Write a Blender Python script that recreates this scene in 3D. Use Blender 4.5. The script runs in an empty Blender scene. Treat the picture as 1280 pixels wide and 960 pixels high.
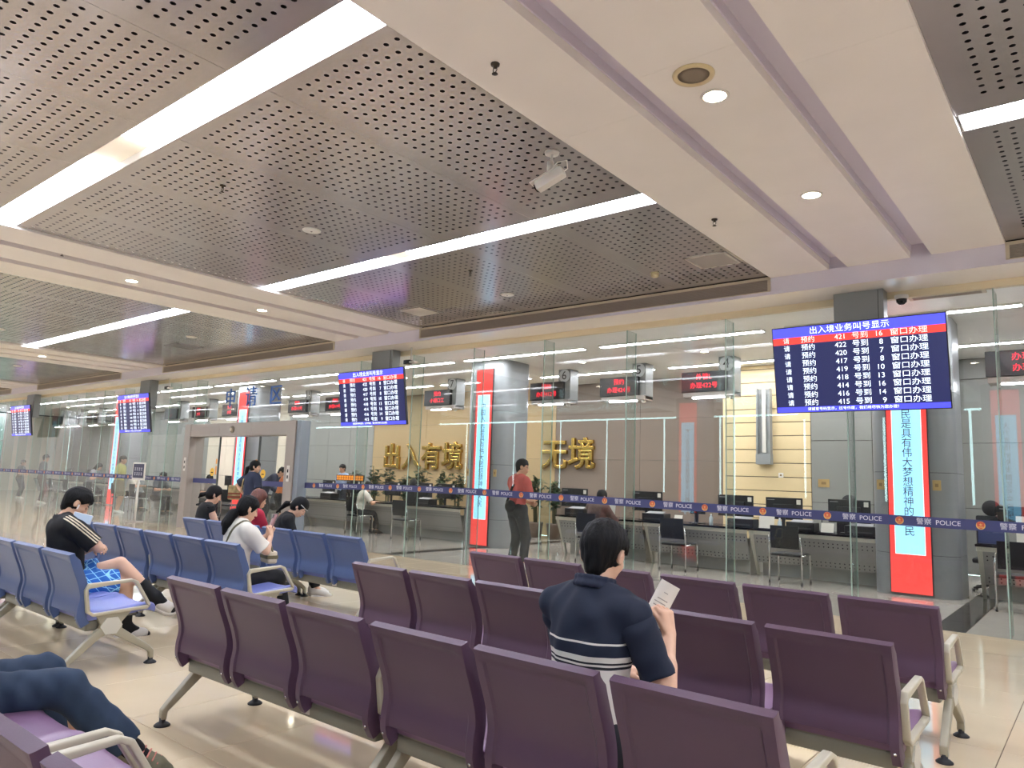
import bpy, bmesh, math, random
import numpy as np
from mathutils import Vector, Matrix
random.seed(7)
rng = np.random.default_rng(7)
SC = bpy.context.scene
COL = SC.collection
PI = math.pi

# ---------------------------------------------------------------- camera
CAM_Z = 1.475
cd = bpy.data.cameras.new('camera')
cam = bpy.data.objects.new('camera', cd)
COL.objects.link(cam)
cd.sensor_fit = 'HORIZONTAL'
cd.sensor_width = 36.0
cd.lens = 36.0 * 914.0 / 1280.0
cd.clip_start = 0.05
cd.clip_end = 200
RC = np.array([[0.77741435, 0.05484405, 0.62659322],
               [0.62799792, -0.12357497, -0.76834097],
               [0.03529231, 0.99081853, -0.1305109]])
u0, s0, v0 = np.linalg.svd(RC)
RC = u0 @ v0
M = Matrix.Identity(4)
for i in range(3):
    for j in range(3):
        M[i][j] = RC[i][j]
M[2][3] = CAM_Z
cam.matrix_world = M
SC.camera = cam

# ---------------------------------------------------------------- world, exposure
w = bpy.data.worlds.new('sky')
SC.world = w
w.use_nodes = True
bg = w.node_tree.nodes['Background']
bg.inputs['Color'].default_value = (0.62, 0.94, 0.95, 1)
bg.inputs['Strength'].default_value = 8.0
SC.view_settings.view_transform = 'Standard'
SC.view_settings.look = 'None'
SC.view_settings.gamma = 1.0
SC.view_settings.use_curve_mapping = False
SC.view_settings.exposure = 0.82
SC.cycles.transparent_max_bounces = 24
SC.cycles.max_bounces = 10
SC.cycles.diffuse_bounces = 6
STRIP_E = 21.0      # strip lights of the waiting hall
INNER_E = 44.0       # strip lights of the service hall
DOWN_E = 30.0       # downlights
LED_E = 1.0         # screens

# ---------------------------------------------------------------- materials
def lin(c):
    if isinstance(c, str):
        c = tuple(int(c[i:i + 2], 16) / 255 for i in (0, 2, 4))
    return tuple(x / 12.92 if x <= 0.04045 else ((x + 0.055) / 1.055) ** 2.4 for x in c) + (1,)

MATS = {}
def mat(name, col, rough=0.5, metal=0.0, emit=0.0, ecol=None, noise=0.0, nscale=8.0, bump=0.0, bscale=60.0, spec=0.5, coat=0.0, stretch=None, sheen=0.0):
    if name in MATS:
        return MATS[name]
    m = bpy.data.materials.new(name)
    m.use_nodes = True
    nt = m.node_tree
    b = nt.nodes['Principled BSDF']
    c = lin(col)
    b.inputs['Base Color'].default_value = c
    b.inputs['Roughness'].default_value = rough
    b.inputs['Metallic'].default_value = metal
    b.inputs['Specular IOR Level'].default_value = spec
    if coat:
        b.inputs['Coat Weight'].default_value = coat
        b.inputs['Coat Roughness'].default_value = 0.05
    if sheen:
        b.inputs['Sheen Weight'].default_value = sheen
    if emit:
        b.inputs['Emission Color'].default_value = lin(ecol or col)
        b.inputs['Emission Strength'].default_value = emit
    if noise or bump:
        tc = nt.nodes.new('ShaderNodeTexCoord')
        mp = nt.nodes.new('ShaderNodeMapping')
        nt.links.new(tc.outputs['Object'], mp.inputs['Vector'])
        if stretch:
            mp.inputs['Scale'].default_value = stretch
    if noise:
        n = nt.nodes.new('ShaderNodeTexNoise')
        n.inputs['Scale'].default_value = nscale
        n.inputs['Detail'].default_value = 5
        nt.links.new(mp.outputs['Vector'], n.inputs['Vector'])
        r = nt.nodes.new('ShaderNodeMapRange')
        r.inputs['From Min'].default_value = 0.25
        r.inputs['From Max'].default_value = 0.75
        r.inputs['To Min'].default_value = 1 - noise
        r.inputs['To Max'].default_value = 1 + noise
        nt.links.new(n.outputs['Fac'], r.inputs['Value'])
        v = nt.nodes.new('ShaderNodeVectorMath')
        v.operation = 'SCALE'
        v.inputs[0].default_value = c[:3]
        nt.links.new(r.outputs['Result'], v.inputs['Scale'])
        nt.links.new(v.outputs['Vector'], b.inputs['Base Color'])
    if bump:
        n2 = nt.nodes.new('ShaderNodeTexNoise')
        n2.inputs['Scale'].default_value = bscale
        n2.inputs['Detail'].default_value = 4
        nt.links.new(mp.outputs['Vector'], n2.inputs['Vector'])
        bp = nt.nodes.new('ShaderNodeBump')
        bp.inputs['Strength'].default_value = bump
        bp.inputs['Distance'].default_value = 0.01
        nt.links.new(n2.outputs['Fac'], bp.inputs['Height'])
        nt.links.new(bp.outputs['Normal'], b.inputs['Normal'])
    MATS[name] = m
    return m

def glass_mat(name, tint, refl=1.0, rough=0.0):
    m = bpy.data.materials.new(name)
    m.use_nodes = True
    nt = m.node_tree
    nt.nodes.remove(nt.nodes['Principled BSDF'])
    out = nt.nodes['Material Output']
    tr = nt.nodes.new('ShaderNodeBsdfTransparent')
    tr.inputs['Color'].default_value = tint + (1,)
    gl = nt.nodes.new('ShaderNodeBsdfGlossy')
    gl.inputs['Roughness'].default_value = rough
    fr = nt.nodes.new('ShaderNodeFresnel')
    ge = nt.nodes.new('ShaderNodeNewGeometry')
    io = nt.nodes.new('ShaderNodeMapRange')          # same reflection on the entering and the leaving face
    io.inputs['To Min'].default_value = 1.5
    io.inputs['To Max'].default_value = 1 / 1.5
    nt.links.new(ge.outputs['Backfacing'], io.inputs['Value'])
    nt.links.new(io.outputs['Result'], fr.inputs['IOR'])
    mu = nt.nodes.new('ShaderNodeMath')
    mu.operation = 'MULTIPLY'
    mu.inputs[1].default_value = refl
    nt.links.new(fr.outputs['Fac'], mu.inputs[0])
    mx = nt.nodes.new('ShaderNodeMixShader')
    nt.links.new(mu.outputs['Value'], mx.inputs['Fac'])
    nt.links.new(tr.outputs['BSDF'], mx.inputs[1])
    nt.links.new(gl.outputs['BSDF'], mx.inputs[2])
    nt.links.new(mx.outputs['Shader'], out.inputs['Surface'])
    MATS[name] = m
    return m

def band_mat(name, axis, stops, rough=0.8, wob=0.0, emit=0.0):
    """cloth woven in bands along one object axis; stops = [(position, colour), ...]"""
    m = mat(name, stops[0][1], rough)
    nt = m.node_tree
    b = nt.nodes['Principled BSDF']
    tc = nt.nodes.new('ShaderNodeTexCoord')
    dv = nt.nodes.new('ShaderNodeVectorMath')
    dv.operation = 'DOT_PRODUCT'
    dv.inputs[1].default_value = axis
    nt.links.new(tc.outputs['Object'], dv.inputs[0])
    lo = stops[0][0]
    hi = stops[-1][0] + 0.05
    mr = nt.nodes.new('ShaderNodeMapRange')
    mr.inputs['From Min'].default_value = lo
    mr.inputs['From Max'].default_value = hi
    nt.links.new(dv.outputs['Value'], mr.inputs['Value'])
    cr = nt.nodes.new('ShaderNodeValToRGB')
    cr.color_ramp.interpolation = 'CONSTANT'
    e = cr.color_ramp.elements
    while len(e) < len(stops):
        e.new(0.5)
    for k, (p, c) in enumerate(stops):
        e[k].position = (p - lo) / (hi - lo)
        e[k].color = lin(c)
    nt.links.new(mr.outputs['Result'], cr.inputs['Fac'])
    nt.links.new(cr.outputs['Color'], b.inputs['Base Color'])
    return m

# ---------------------------------------------------------------- object helpers
def link(name, me, m=None, parent=None):
    o = bpy.data.objects.new(name, me)
    COL.objects.link(o)
    if m is not None:
        for x in (m if isinstance(m, (list, tuple)) else [m]):
            me.materials.append(x)
    if parent is not None:
        o.parent = parent
    return o

def tag(o, label=None, cat=None, group=None, kind=None):
    if label: o['label'] = label
    if cat: o['category'] = cat
    if group: o['group'] = group
    if kind: o['kind'] = kind
    return o

def thing(name, label, cat, loc=(0, 0, 0), rz=0.0, group=None):
    o = bpy.data.objects.new(name, None)
    o.empty_display_size = 0.1
    COL.objects.link(o)
    o.location = loc
    o.rotation_euler = (0, 0, rz)
    return tag(o, label, cat, group)

def struct(name):
    o = bpy.data.objects.new(name, None)
    COL.objects.link(o)
    o['kind'] = 'structure'
    return o

def dup(root, loc=None, rz=None, label=None, group=None):
    r = root.copy(); COL.objects.link(r)
    if loc is not None: r.location = loc
    if rz is not None: r.rotation_euler = (0, 0, rz)
    if label: r['label'] = label
    if group: r['group'] = group
    for ch in list(root.children):
        c = ch.copy(); COL.objects.link(c); c.parent = r
        for g in list(ch.children):
            d = g.copy(); COL.objects.link(d); d.parent = c
    return r

class MB:
    def __init__(s):
        s.v = []; s.f = []; s.mi = []; s.sm = []; s.cur = 0; s.smooth = False
    def add(s, vs, fs, smooth=None):
        o = len(s.v)
        s.v += [tuple(map(float, p)) for p in vs]
        for f in fs:
            s.f.append(tuple(i + o for i in f)); s.mi.append(s.cur)
            s.sm.append(s.smooth if smooth is None else smooth)
        return s
    def box(s, a, b):
        x0, y0, z0 = [min(a[i], b[i]) for i in range(3)]
        x1, y1, z1 = [max(a[i], b[i]) for i in range(3)]
        return s.add([(x0, y0, z0), (x1, y0, z0), (x1, y1, z0), (x0, y1, z0), (x0, y0, z1), (x1, y0, z1), (x1, y1, z1), (x0, y1, z1)],
              [(0, 3, 2, 1), (4, 5, 6, 7), (0, 1, 5, 4), (1, 2, 6, 5), (2, 3, 7, 6), (3, 0, 4, 7)])
    def cbox(s, c, d):
        return s.box([c[i] - d[i] / 2 for i in range(3)], [c[i] + d[i] / 2 for i in range(3)])
    def bbox(s, a, b, r):
        """box with chamfered edges"""
        x0, y0, z0 = a; x1, y1, z1 = b
        bm = bmesh.new()
        bmesh.ops.create_cube(bm, size=1)
        for v in bm.verts:
            v.co = Vector(((x0 + x1) / 2 + v.co.x * (x1 - x0), (y0 + y1) / 2 + v.co.y * (y1 - y0), (z0 + z1) / 2 + v.co.z * (z1 - z0)))
        bmesh.ops.bevel(bm, geom=bm.edges[:], offset=r, segments=2, affect='EDGES', profile=0.5)
        return s.frombm(bm)
    def frombm(s, bm, smooth=None):
        bm.verts.index_update()
        vs = [tuple(v.co) for v in bm.verts]
        fs = [[v.index for v in f.verts] for f in bm.faces]
        bm.free()
        return s.add(vs, fs, smooth)
    def prism(s, poly, h, axis='z', o=0.0):
        """extrude a 2D polygon between o and o+h along an axis"""
        n = len(poly)
        def P(p, t):
            if axis == 'z': return (p[0], p[1], t)
            if axis == 'x': return (t, p[0], p[1])
            return (p[0], t, p[1])
        vs = [P(p, o) for p in poly] + [P(p, o + h) for p in poly]
        fs = [tuple(range(n))[::-1], tuple(range(n, 2 * n))]
        for i in range(n):
            j = (i + 1) % n
            fs.append((i, j, n + j, n + i))
        return s.add(vs, fs)
    def tube(s, path, r, n=10, closed=False, smooth=True, caps=True):
        P = [Vector(p) for p in path]
        R = r if isinstance(r, (list, tuple)) else [r] * len(P)
        vs = []; fs = []
        prev = None
        for i, p in enumerate(P):
            if closed: t = (P[(i + 1) % len(P)] - P[i - 1])
            elif i == 0: t = P[1] - P[0]
            elif i == len(P) - 1: t = P[-1] - P[-2]
            else: t = (P[i + 1] - P[i]).normalized() + (P[i] - P[i - 1]).normalized()
            t = t.normalized()
            if prev is None:
                a = Vector((0, 0, 1)) if abs(t.z) < 0.9 else Vector((1, 0, 0))
                x = t.cross(a).normalized()
            else:
                x = (prev - t * prev.dot(t)).normalized()
            prev = x
            y = t.cross(x)
            for k in range(n):
                an = 2 * PI * k / n
                vs.append(p + (x * math.cos(an) + y * math.sin(an)) * R[i])
        m = len(P)
        for i in range(m if closed else m - 1):
            for k in range(n):
                a = i * n + k; b = i * n + (k + 1) % n
                c = ((i + 1) % m) * n + (k + 1) % n; d = ((i + 1) % m) * n + k
                fs.append((a, b, c, d))
        if caps and not closed:
            fs.append(tuple(range(n))[::-1]); fs.append(tuple(range((m - 1) * n, m * n)))
        return s.add(vs, fs, smooth)
    def lathe(s, prof, c=(0, 0, 0), n=20, smooth=True, axis='z'):
        vs = []; fs = []
        for r, h in prof:
            for k in range(n):
                a = 2 * PI * k / n
                x, y = r * math.cos(a), r * math.sin(a)
                p = (x, y, h) if axis == 'z' else ((x, h, y) if axis == 'y' else (h, x, y))
                vs.append((c[0] + p[0], c[1] + p[1], c[2] + p[2]))
        for i in range(len(prof) - 1):
            for k in range(n):
                fs.append((i * n + k, i * n + (k + 1) % n, (i + 1) * n + (k + 1) % n, (i + 1) * n + k))
        fs.append(tuple(range(n))[::-1]); fs.append(tuple(range((len(prof) - 1) * n, len(prof) * n)))
        return s.add(vs, fs, smooth)
    def mesh(s, name):
        me = bpy.data.meshes.new(name)
        me.from_pydata(s.v, [], s.f)
        me.polygons.foreach_set('material_index', s.mi)
        me.polygons.foreach_set('use_smooth', s.sm)
        bm = bmesh.new(); bm.from_mesh(me)
        bmesh.ops.recalc_face_normals(bm, faces=bm.faces)
        bm.to_mesh(me); bm.free()
        return me
    def build(s, name, m=None, parent=None, sharp=None):
        me = s.mesh(name)
        if sharp is not None:
            for p in me.polygons: p.use_smooth = True
            me.set_sharp_from_angle(angle=math.radians(sharp))
        return link(name, me, m, parent)

def box(name, a, b, m, parent=None):
    return MB().box(a, b).build(name, m, parent)

# ---------------------------------------------------------------- lettering
_TXT = {}
def text_mesh(body, size=1.0, ext=0.0, align='CENTER', bevel=0.0, space=1.0):
    """(verts, faces) of a word lying in the XY plane"""
    key = (body, size, ext, align, bevel, space)
    if key in _TXT: return _TXT[key]
    c = bpy.data.curves.new('lettering', 'FONT')
    c.body = body; c.size = size; c.extrude = ext; c.align_x = align; c.align_y = 'CENTER'
    c.bevel_depth = bevel; c.resolution_u = 3; c.space_character = space
    o = bpy.data.objects.new('lettering', c)
    COL.objects.link(o)
    bpy.context.view_layer.update()
    dg = bpy.context.evaluated_depsgraph_get()
    me = bpy.data.meshes.new_from_object(o.evaluated_get(dg))
    vs = [tuple(v.co) for v in me.vertices]; fs = [tuple(p.vertices) for p in me.polygons]
    bpy.data.objects.remove(o); bpy.data.curves.remove(c); bpy.data.meshes.remove(me)
    _TXT[key] = (vs, fs)
    return vs, fs

def put_text(mb, body, size, pos, sx=1.0, ext=0.0, align='CENTER', bevel=0.0, facing='-y', lift=0.0, sz=1.0, space=1.0):
    """lettering standing upright; facing -y reads from the waiting hall"""
    vs, fs = text_mesh(body, size, ext, align, bevel, space)
    if facing == '-y':
        P = [(pos[0] + x * sx, pos[1] - lift - z, pos[2] + y * sz) for x, y, z in vs]
    else:
        P = [(pos[0] - x * sx, pos[1] + lift + z, pos[2] + y * sz) for x, y, z in vs]
    mb.add(P, fs, False)

# pixel <-> world, used to choose which small pieces are near enough to be parts of their own
def project(p):
    q = RC.T @ (np.array(p, float) - np.array([0, 0, CAM_Z]))
    if q[2] > -0.05: return None
    return 640 - q[0] * 914 / q[2], 480 + q[1] * 914 / q[2], -q[2]
# ================================================================= materials of the place
paint = mat('beam_paint', 'e5dfd8', 0.45, noise=0.03, nscale=2)
lilac = mat('fascia_paint', 'd6d0dc', 0.4)
cream = mat('header_paint', 'e2d3b2', 0.45)
soffit_m = mat('soffit_paint', 'efe8e4', 0.25)
perf = mat('perforated_metal', 'b0aaa8', 0.19, metal=0.5, noise=0.03, nscale=3, spec=0.7)
dark = mat('plenum_dark', '141416', 0.9)
tile_m = mat('polished_tile', 'ccba9b', 0.06, noise=0.05, nscale=1.6, spec=0.5)
grout = mat('grout', '5e5040', 0.8)
tile_in = mat('grey_tile', 'a39d93', 0.10, noise=0.06, nscale=3)
tile_blk = mat('black_marble', '1d1b1b', 0.07, noise=0.5, nscale=9)
strip_lit = mat('strip_lit', 'fff6e2', 0.5, emit=STRIP_E, ecol='e4ebff')
strip_dim = mat('strip_diffuser', 'fff6e2', 0.5, emit=0.12, ecol='fff0d2')
strip_in = mat('strip_inner', 'ffffff', 0.5, emit=INNER_E, ecol='f6f6ff')
down_lit = mat('downlight_lit', 'ffffff', 0.5, emit=DOWN_E, ecol='fff0d8')
white_m = mat('white_plastic', 'dcd8d0', 0.4)
grille_m = mat('grille_slat', 'a3968b', 0.45)
frame_cream = mat('grille_frame', 'c9bca6', 0.45)
glass = glass_mat('clear_glass', (0.955, 0.975, 0.965), 0.85)
glass_fin = glass_mat('green_glass', (0.91, 0.95, 0.935), 1.0)
glass_tint = glass_mat('tinted_glass', (0.14, 0.20, 0.185), 1.0)
joint_m = mat('glass_edge', '9fb5a8', 0.25)
alu = mat('brushed_aluminium', 'a59c94', 0.4, metal=0.35)
alu_blue = mat('grey_aluminium', '8e97a0', 0.35, metal=0.3)
in_wall = mat('inner_wall_panel', 'c6bda9', 0.5, noise=0.03, nscale=1.5)
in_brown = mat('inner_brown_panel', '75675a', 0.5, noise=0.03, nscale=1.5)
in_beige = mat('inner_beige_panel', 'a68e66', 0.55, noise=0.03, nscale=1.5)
in_cream = mat('inner_cream_board', 'd3bd91', 0.55, noise=0.04, nscale=2)
in_grey = mat('inner_grey_panel', '85857f', 0.4, noise=0.03, nscale=1.5)
in_ceil = mat('inner_ceiling_paint', 'efece7', 0.45)
blind_m = mat('roller_blind', '8f877c', 0.8)
XL, XR, YB, YG, YI = -46.0, 4.2, -4.7, 9.56, 16.6
ZP = 4.13

# ================================================================= floors, tile by tile
def tiled_floor(name, xs, ys, tm, limit, gap=0.004):
    """xs, ys: tile edges; tm(x,y) -> material; the tiles nearest the camera are parts, the far ones one stuff mesh"""
    fl = struct(name)
    cells = []
    for i in range(len(xs) - 1):
        for j in range(len(ys) - 1):
            c = ((xs[i] + xs[i + 1]) / 2, (ys[j] + ys[j + 1]) / 2, 0)
            q = project(c)
            seen = q is not None and -140 < q[0] < 1420 and q[1] < 1130
            cells.append((math.hypot(c[0], c[1]) + (0 if seen else 100), i, j))
    cells.sort()
    rest = {}
    cache = {}
    for k, (d, i, j) in enumerate(cells):
        x0, x1, y0, y1 = xs[i] + gap / 2, xs[i + 1] - gap / 2, ys[j] + gap / 2, ys[j + 1] - gap / 2
        m = tm((x0 + x1) / 2, (y0 + y1) / 2)
        sx, sy = x1 - x0, y1 - y0
        if k < limit and d < 100:
            key = (round(sx, 3), round(sy, 3), m.name)
            if key not in cache:
                mb = MB()
                e = 0.0018
                mb.add([(-sx/2, -sy/2, -0.02), (sx/2, -sy/2, -0.02), (sx/2, sy/2, -0.02), (-sx/2, sy/2, -0.02),
                        (-sx/2, -sy/2, -e), (sx/2, -sy/2, -e), (sx/2, sy/2, -e), (-sx/2, sy/2, -e),
                        (-sx/2+e, -sy/2+e, 0), (sx/2-e, -sy/2+e, 0), (sx/2-e, sy/2-e, 0), (-sx/2+e, sy/2-e, 0)],
                       [(0, 1, 5, 4), (1, 2, 6, 5), (2, 3, 7, 6), (3, 0, 4, 7), (4, 5, 9, 8), (5, 6, 10, 9), (6, 7, 11, 10), (7, 4, 8, 11), (8, 9, 10, 11)])
                cache[key] = mb.mesh('floor_tile'); cache[key].materials.append(m)
            o = link('floor_tile', cache[key], None, fl)
            o.location = ((x0 + x1) / 2, (y0 + y1) / 2, 0)
        else:
            mb = rest.setdefault(m.name, (MB(), m))[0]
            mb.add([(x0, y0, 0), (x1, y0, 0), (x1, y1, 0), (x0, y1, 0)], [(0, 1, 2, 3)])
    for mb, m in rest.values():
        tag(mb.build('far_tiles', m, fl), kind='stuff')
    box('grout_bed', (xs[0], ys[0], -0.05), (xs[-1], ys[-1], -0.006), grout, fl)
    return fl

xs = [-3.77 + 0.8 * k for k in range(-52, 11)]
xs[0] = XL; xs[-1] = XR
ys = [YB] + [2.154 + 0.8 * k for k in range(-8, 10)] + [YG]
tiled_floor('floor', xs, ys, lambda x, y: tile_m, 290)
bands = [-1.465, -10.75, -20.4, -29.4, -38.2]
xe = []
for b in bands:
    xe += [b - 0.165, b + 0.165]
xe = sorted(xe + [XL, XR])
xs2 = []
for a, b in zip(xe[:-1], xe[1:]):
    n = max(1, round((b - a) / 0.8))
    xs2 += [a + (b - a) * k / n for k in range(n)]
xs2.append(XR)
ys2 = [YG + (YI - YG) * k / 9 for k in range(10)]
tiled_floor('floor_inner', xs2, ys2, lambda x, y: tile_blk if any(abs(x - b) < 0.16 for b in bands) else tile_in, 90)

# ================================================================= perforated ceiling
ceil = struct('ceiling')
def perf_mesh(w, d, nx, ny, mx, my, p=0.1, r=0.0185):
    """one perforated metal panel with real round holes, its lower face at z = 0; corner at the origin"""
    mb = MB()
    vs = []; fs = []
    s = p / 2
    for i in range(nx):
        for j in range(ny):
            cx, cy = mx + i * p, my + j * p
            o = len(vs)
            for k in range(8):
                a = PI / 4 * k
                q = s / max(abs(math.cos(a)), abs(math.sin(a)))
                vs.append((cx + math.cos(a) * q, cy + math.sin(a) * q, 0))
            for k in range(8):
                a = PI / 4 * k
                vs.append((cx + math.cos(a) * r, cy + math.sin(a) * r, 0))
            for k in range(8):
                l = (k + 1) % 8
                fs.append((o + k, o + 8 + k, o + 8 + l, o + l))
    mb.add(vs, fs)
    x0, x1, y0, y1 = mx - s, mx + (nx - 1) * p + s, my - s, my + (ny - 1) * p + s
    def q(a, b, c, d2):
        mb.add([(a, b, 0), (a, d2, 0), (c, d2, 0), (c, b, 0)], [(0, 1, 2, 3)])
    g = 0.0015
    q(g, g, x0, d - g); q(x1, g, w - g, d - g); q(x0, g, x1, y0); q(x0, y1, x1, d - g)
    # folded edges going up
    for a, b, c, d2 in ((g, g, w - g, g), (w - g, g, w - g, d - g), (w - g, d - g, g, d - g), (g, d - g, g, g)):
        mb.add([(a, b, 0), (c, d2, 0), (c, d2, 0.03), (a, b, 0.03)], [(0, 1, 2, 3)])
    me = mb.mesh('ceiling_panel')
    me.materials.append(perf)
    return me
PM = {}
def perf_panel(x1, y0, w, d):
    """panel whose right edge is x1 and near edge y0"""
    key = (round(w, 3), round(d, 3))
    if key not in PM:
        nx = int((w - 0.10) / 0.1 + 1e-6); ny = int((d - 0.20) / 0.1 + 1e-6)
        nx = max(nx, 1)
        PM[key] = perf_mesh(w, d, nx, ny, 0.0 + w - 0.09 - (nx - 1) * 0.1, 0.13)
    o = link('ceiling_panel', PM[key], None, ceil)
    o.location = (x1 - w, y0, ZP)
BEAMS = [(-3.15, -0.70), (-11.87, -9.44), (-21.5, -19.05), (-30.4, -27.9), (-39.3, -36.85)]
BAYS = [(-0.70, XR), (-9.44, -3.15), (-19.05, -11.87), (-27.9, -21.5), (-36.85, -30.4), (XL, -39.3)]
STRIPS = [(-1.08, -0.79), (2.31, 2.61), (5.70, 5.98)]
rows = [(YB, -1.08), (-0.79, 2.31), (2.61, 5.70), (5.98, 8.91)]
for bi, (a, b) in enumerate(BAYS):
    right = b if bi else a + 1.29 * 4
    x = b
    if bi == 0:
        edges = [a + 1.29 * k for k in range(5)]; edges[-1] = XR
        cols = [(edges[k + 1], edges[k + 1] - edges[k]) for k in range(4)]
    else:
        cols = []
        while x - 1.29 > a + 0.2:
            cols.append((x, 1.29)); x -= 1.29
        cols.append((x, x - a))
    for x1, wd in cols:
        for y0, y1 in rows:
            perf_panel(x1, y0, wd, y1 - y0)
# dark void above the holes, dark lid added over everything to block stray light
box('light_block_lid', (XL, YB, 4.42), (XR, YI + 0.2, 4.46), dark, ceil)
mb = MB()
for x in (XL, XR - 0.03):
    mb.box((x, YB, 4.1), (x + 0.03, YI, 4.46))
mb.box((XL, YB, 4.1), (XR, YB + 0.03, 4.46)); mb.box((XL, 8.99, 4.13), (XR, 9.03, 4.46))
mb.build('plenum_skirt', dark, ceil)

# strip lights sunk into the ceiling
n = 0
where = ['nearest', 'second', 'third', 'fourth', 'farthest']
for bi, (a, b) in enumerate(BAYS):
    for si, (y0, y1) in enumerate(STRIPS):
        far = ['behind the waiting rows', 'over the near seats', 'near the glass wall'][si]
        t = thing('strip_light', 'recessed strip light %s, %s' % (far, ['right of the near beam', 'between the two near beams', 'left of the second beam', 'left of the third beam', 'left of the fourth beam', 'at the far left end'][bi]),
                  'light', ((a + b) / 2, (y0 + y1) / 2, ZP), 0, 'strip lights in the ceiling')
        L = b - a; W = y1 - y0
        mb = MB()
        for sy in (-1, 1):
            mb.box((-L / 2, sy * W / 2 - 0.004, 0), (L / 2, sy * W / 2 + 0.004, 0.14))
        for sx in (-1, 1):
            mb.box((sx * (L / 2 - 0.02) - 0.004, -W / 2, 0), (sx * (L / 2 - 0.02) + 0.004, W / 2, 0.14))
        mb.box((-L / 2, -W / 2, 0.14), (L / 2, W / 2, 0.145))
        mb.build('trough', white_m, t)
        MB().box((-L / 2, -W / 2 - 0.01, 0.146), (L / 2, W / 2 + 0.01, 0.15)).box((-L / 2, -W / 2 - 0.009, 0.034), (L / 2, -W / 2 - 0.006, 0.146)).box((-L / 2, W / 2 + 0.006, 0.034), (L / 2, W / 2 + 0.009, 0.146)).build('trough_light_mask', dark, t)  # dark skin added so the lit trough stays hidden behind the holes
        # one long lamp cover, a dimmer gap, a shorter lamp cover
        g0 = a + L * 0.40 - (a + b) / 2; g1 = a + L * (0.52 if si == 1 else 0.47) - (a + b) / 2
        box('lamp_cover', (g1, -W / 2 + 0.004, 0.05), (L / 2 - 0.03, W / 2 - 0.004, 0.06), strip_lit, t)
        box('lamp_cover', (-L / 2 + 0.03, -W / 2 + 0.004, 0.05), (g0, W / 2 - 0.004, 0.06), strip_lit, t)
        box('diffuser', (g0, -W / 2 + 0.004, 0.07), (g1, W / 2 - 0.004, 0.08), strip_dim, t)

# plastered beams with two sunk grooves, in boards
for (a, b) in BEAMS:
    cuts = [a, a + 0.695, a + 0.905, a + 1.565, a + 1.775, b]
    for k in (0, 2, 4):
        y = YB
        ends = [YB, 1.4, 3.93, 6.37, 7.62, 8.95] if k == 2 else [YB, 1.9, 4.35, 6.8, 8.95]
        for y0, y1 in zip(ends[:-1], ends[1:]):
            MB().box((cuts[k], y0 + 0.001, 4.10), (cuts[k + 1], y1 - 0.001, 4.17)).build('beam_board', paint, ceil)
    for k in (1, 3):
        MB().box((cuts[k] - 0.05, YB, 4.25), (cuts[k + 1] + 0.05, 8.95, 4.28)).box((cuts[k] - 0.05, YB, 4.16), (cuts[k] - 0.03, 8.95, 4.26)).box((cuts[k + 1] + 0.03, YB, 4.16), (cuts[k + 1] + 0.05, 8.95, 4.26)).build('groove_tray', lilac, ceil)
        MB().box((cuts[k], YB, 4.17), (cuts[k] + 0.012, 8.95, 4.25)).box((cuts[k + 1] - 0.012, YB, 4.17), (cuts[k + 1], 8.95, 4.25)).build('groove_side', lilac, ceil)

# ================================================================= fascia, soffit, header over the glass
tr = struct('trim_1')
for (a, b) in BEAMS:
    box('fascia_board', (a, 8.91, 3.90), (b, 8.95, 4.11), lilac, tr)
    box('fascia_board', (a, 8.93, 4.08), (b, 8.96, 4.27), lilac, tr)
box('soffit_board', (XL, 8.905, 3.885), (XR, YG, 3.90), soffit_m, tr)
box('fascia_lip', (XL, 8.90, 3.885), (XR, 8.912, 3.925), lilac, tr)
box('header_board', (XL, 9.52, 3.80), (XR, 9.60, 3.89), cream, tr)
box('header_core', (XL, 9.56, 3.88), (XR, 9.60, 4.42), in_ceil, tr)
for bi, (a, b) in enumerate(BAYS):
    t = thing('air_grille', ['short air grille right of the near beam, over the glass wall', 'long slatted air grille over the glass wall between the two near beams', 'slatted air grille over the glass wall left of the second beam', 'slatted air grille over the glass wall left of the third beam', 'slatted air grille over the glass wall left of the fourth beam', 'last slatted air grille over the glass wall at the far left'][bi], 'vent', ((a + b) / 2, 8.91, 3.925), 0, 'air grilles in the fascia')
    L = b - a
    MB().box((-L/2, -0.012, 0.155), (L/2, 0.03, 0.19)).box((-L/2, -0.012, 0), (L/2, 0.03, 0.012)).box((L/2 - 0.035, -0.012, 0), (L/2, 0.03, 0.17)).box((-L/2, -0.012, 0), (-L/2 + 0.035, 0.03, 0.17)).build('frame', frame_cream, t)
    mb = MB()
    for k in range(9):
        z = 0.02 + k * 0.0155
        mb.box((-L/2 + 0.03, -0.006, z), (L/2 - 0.03, 0.02, z + 0.0095))
    tag(mb.build('slats', grille_m, t), kind='stuff')
    box('shade_sheet', (-L/2 + 0.03, 0.05, 0.005), (L/2 - 0.03, 0.06, 0.17), dark, t)  # dark sheet stands in for the shade behind the slats

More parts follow.
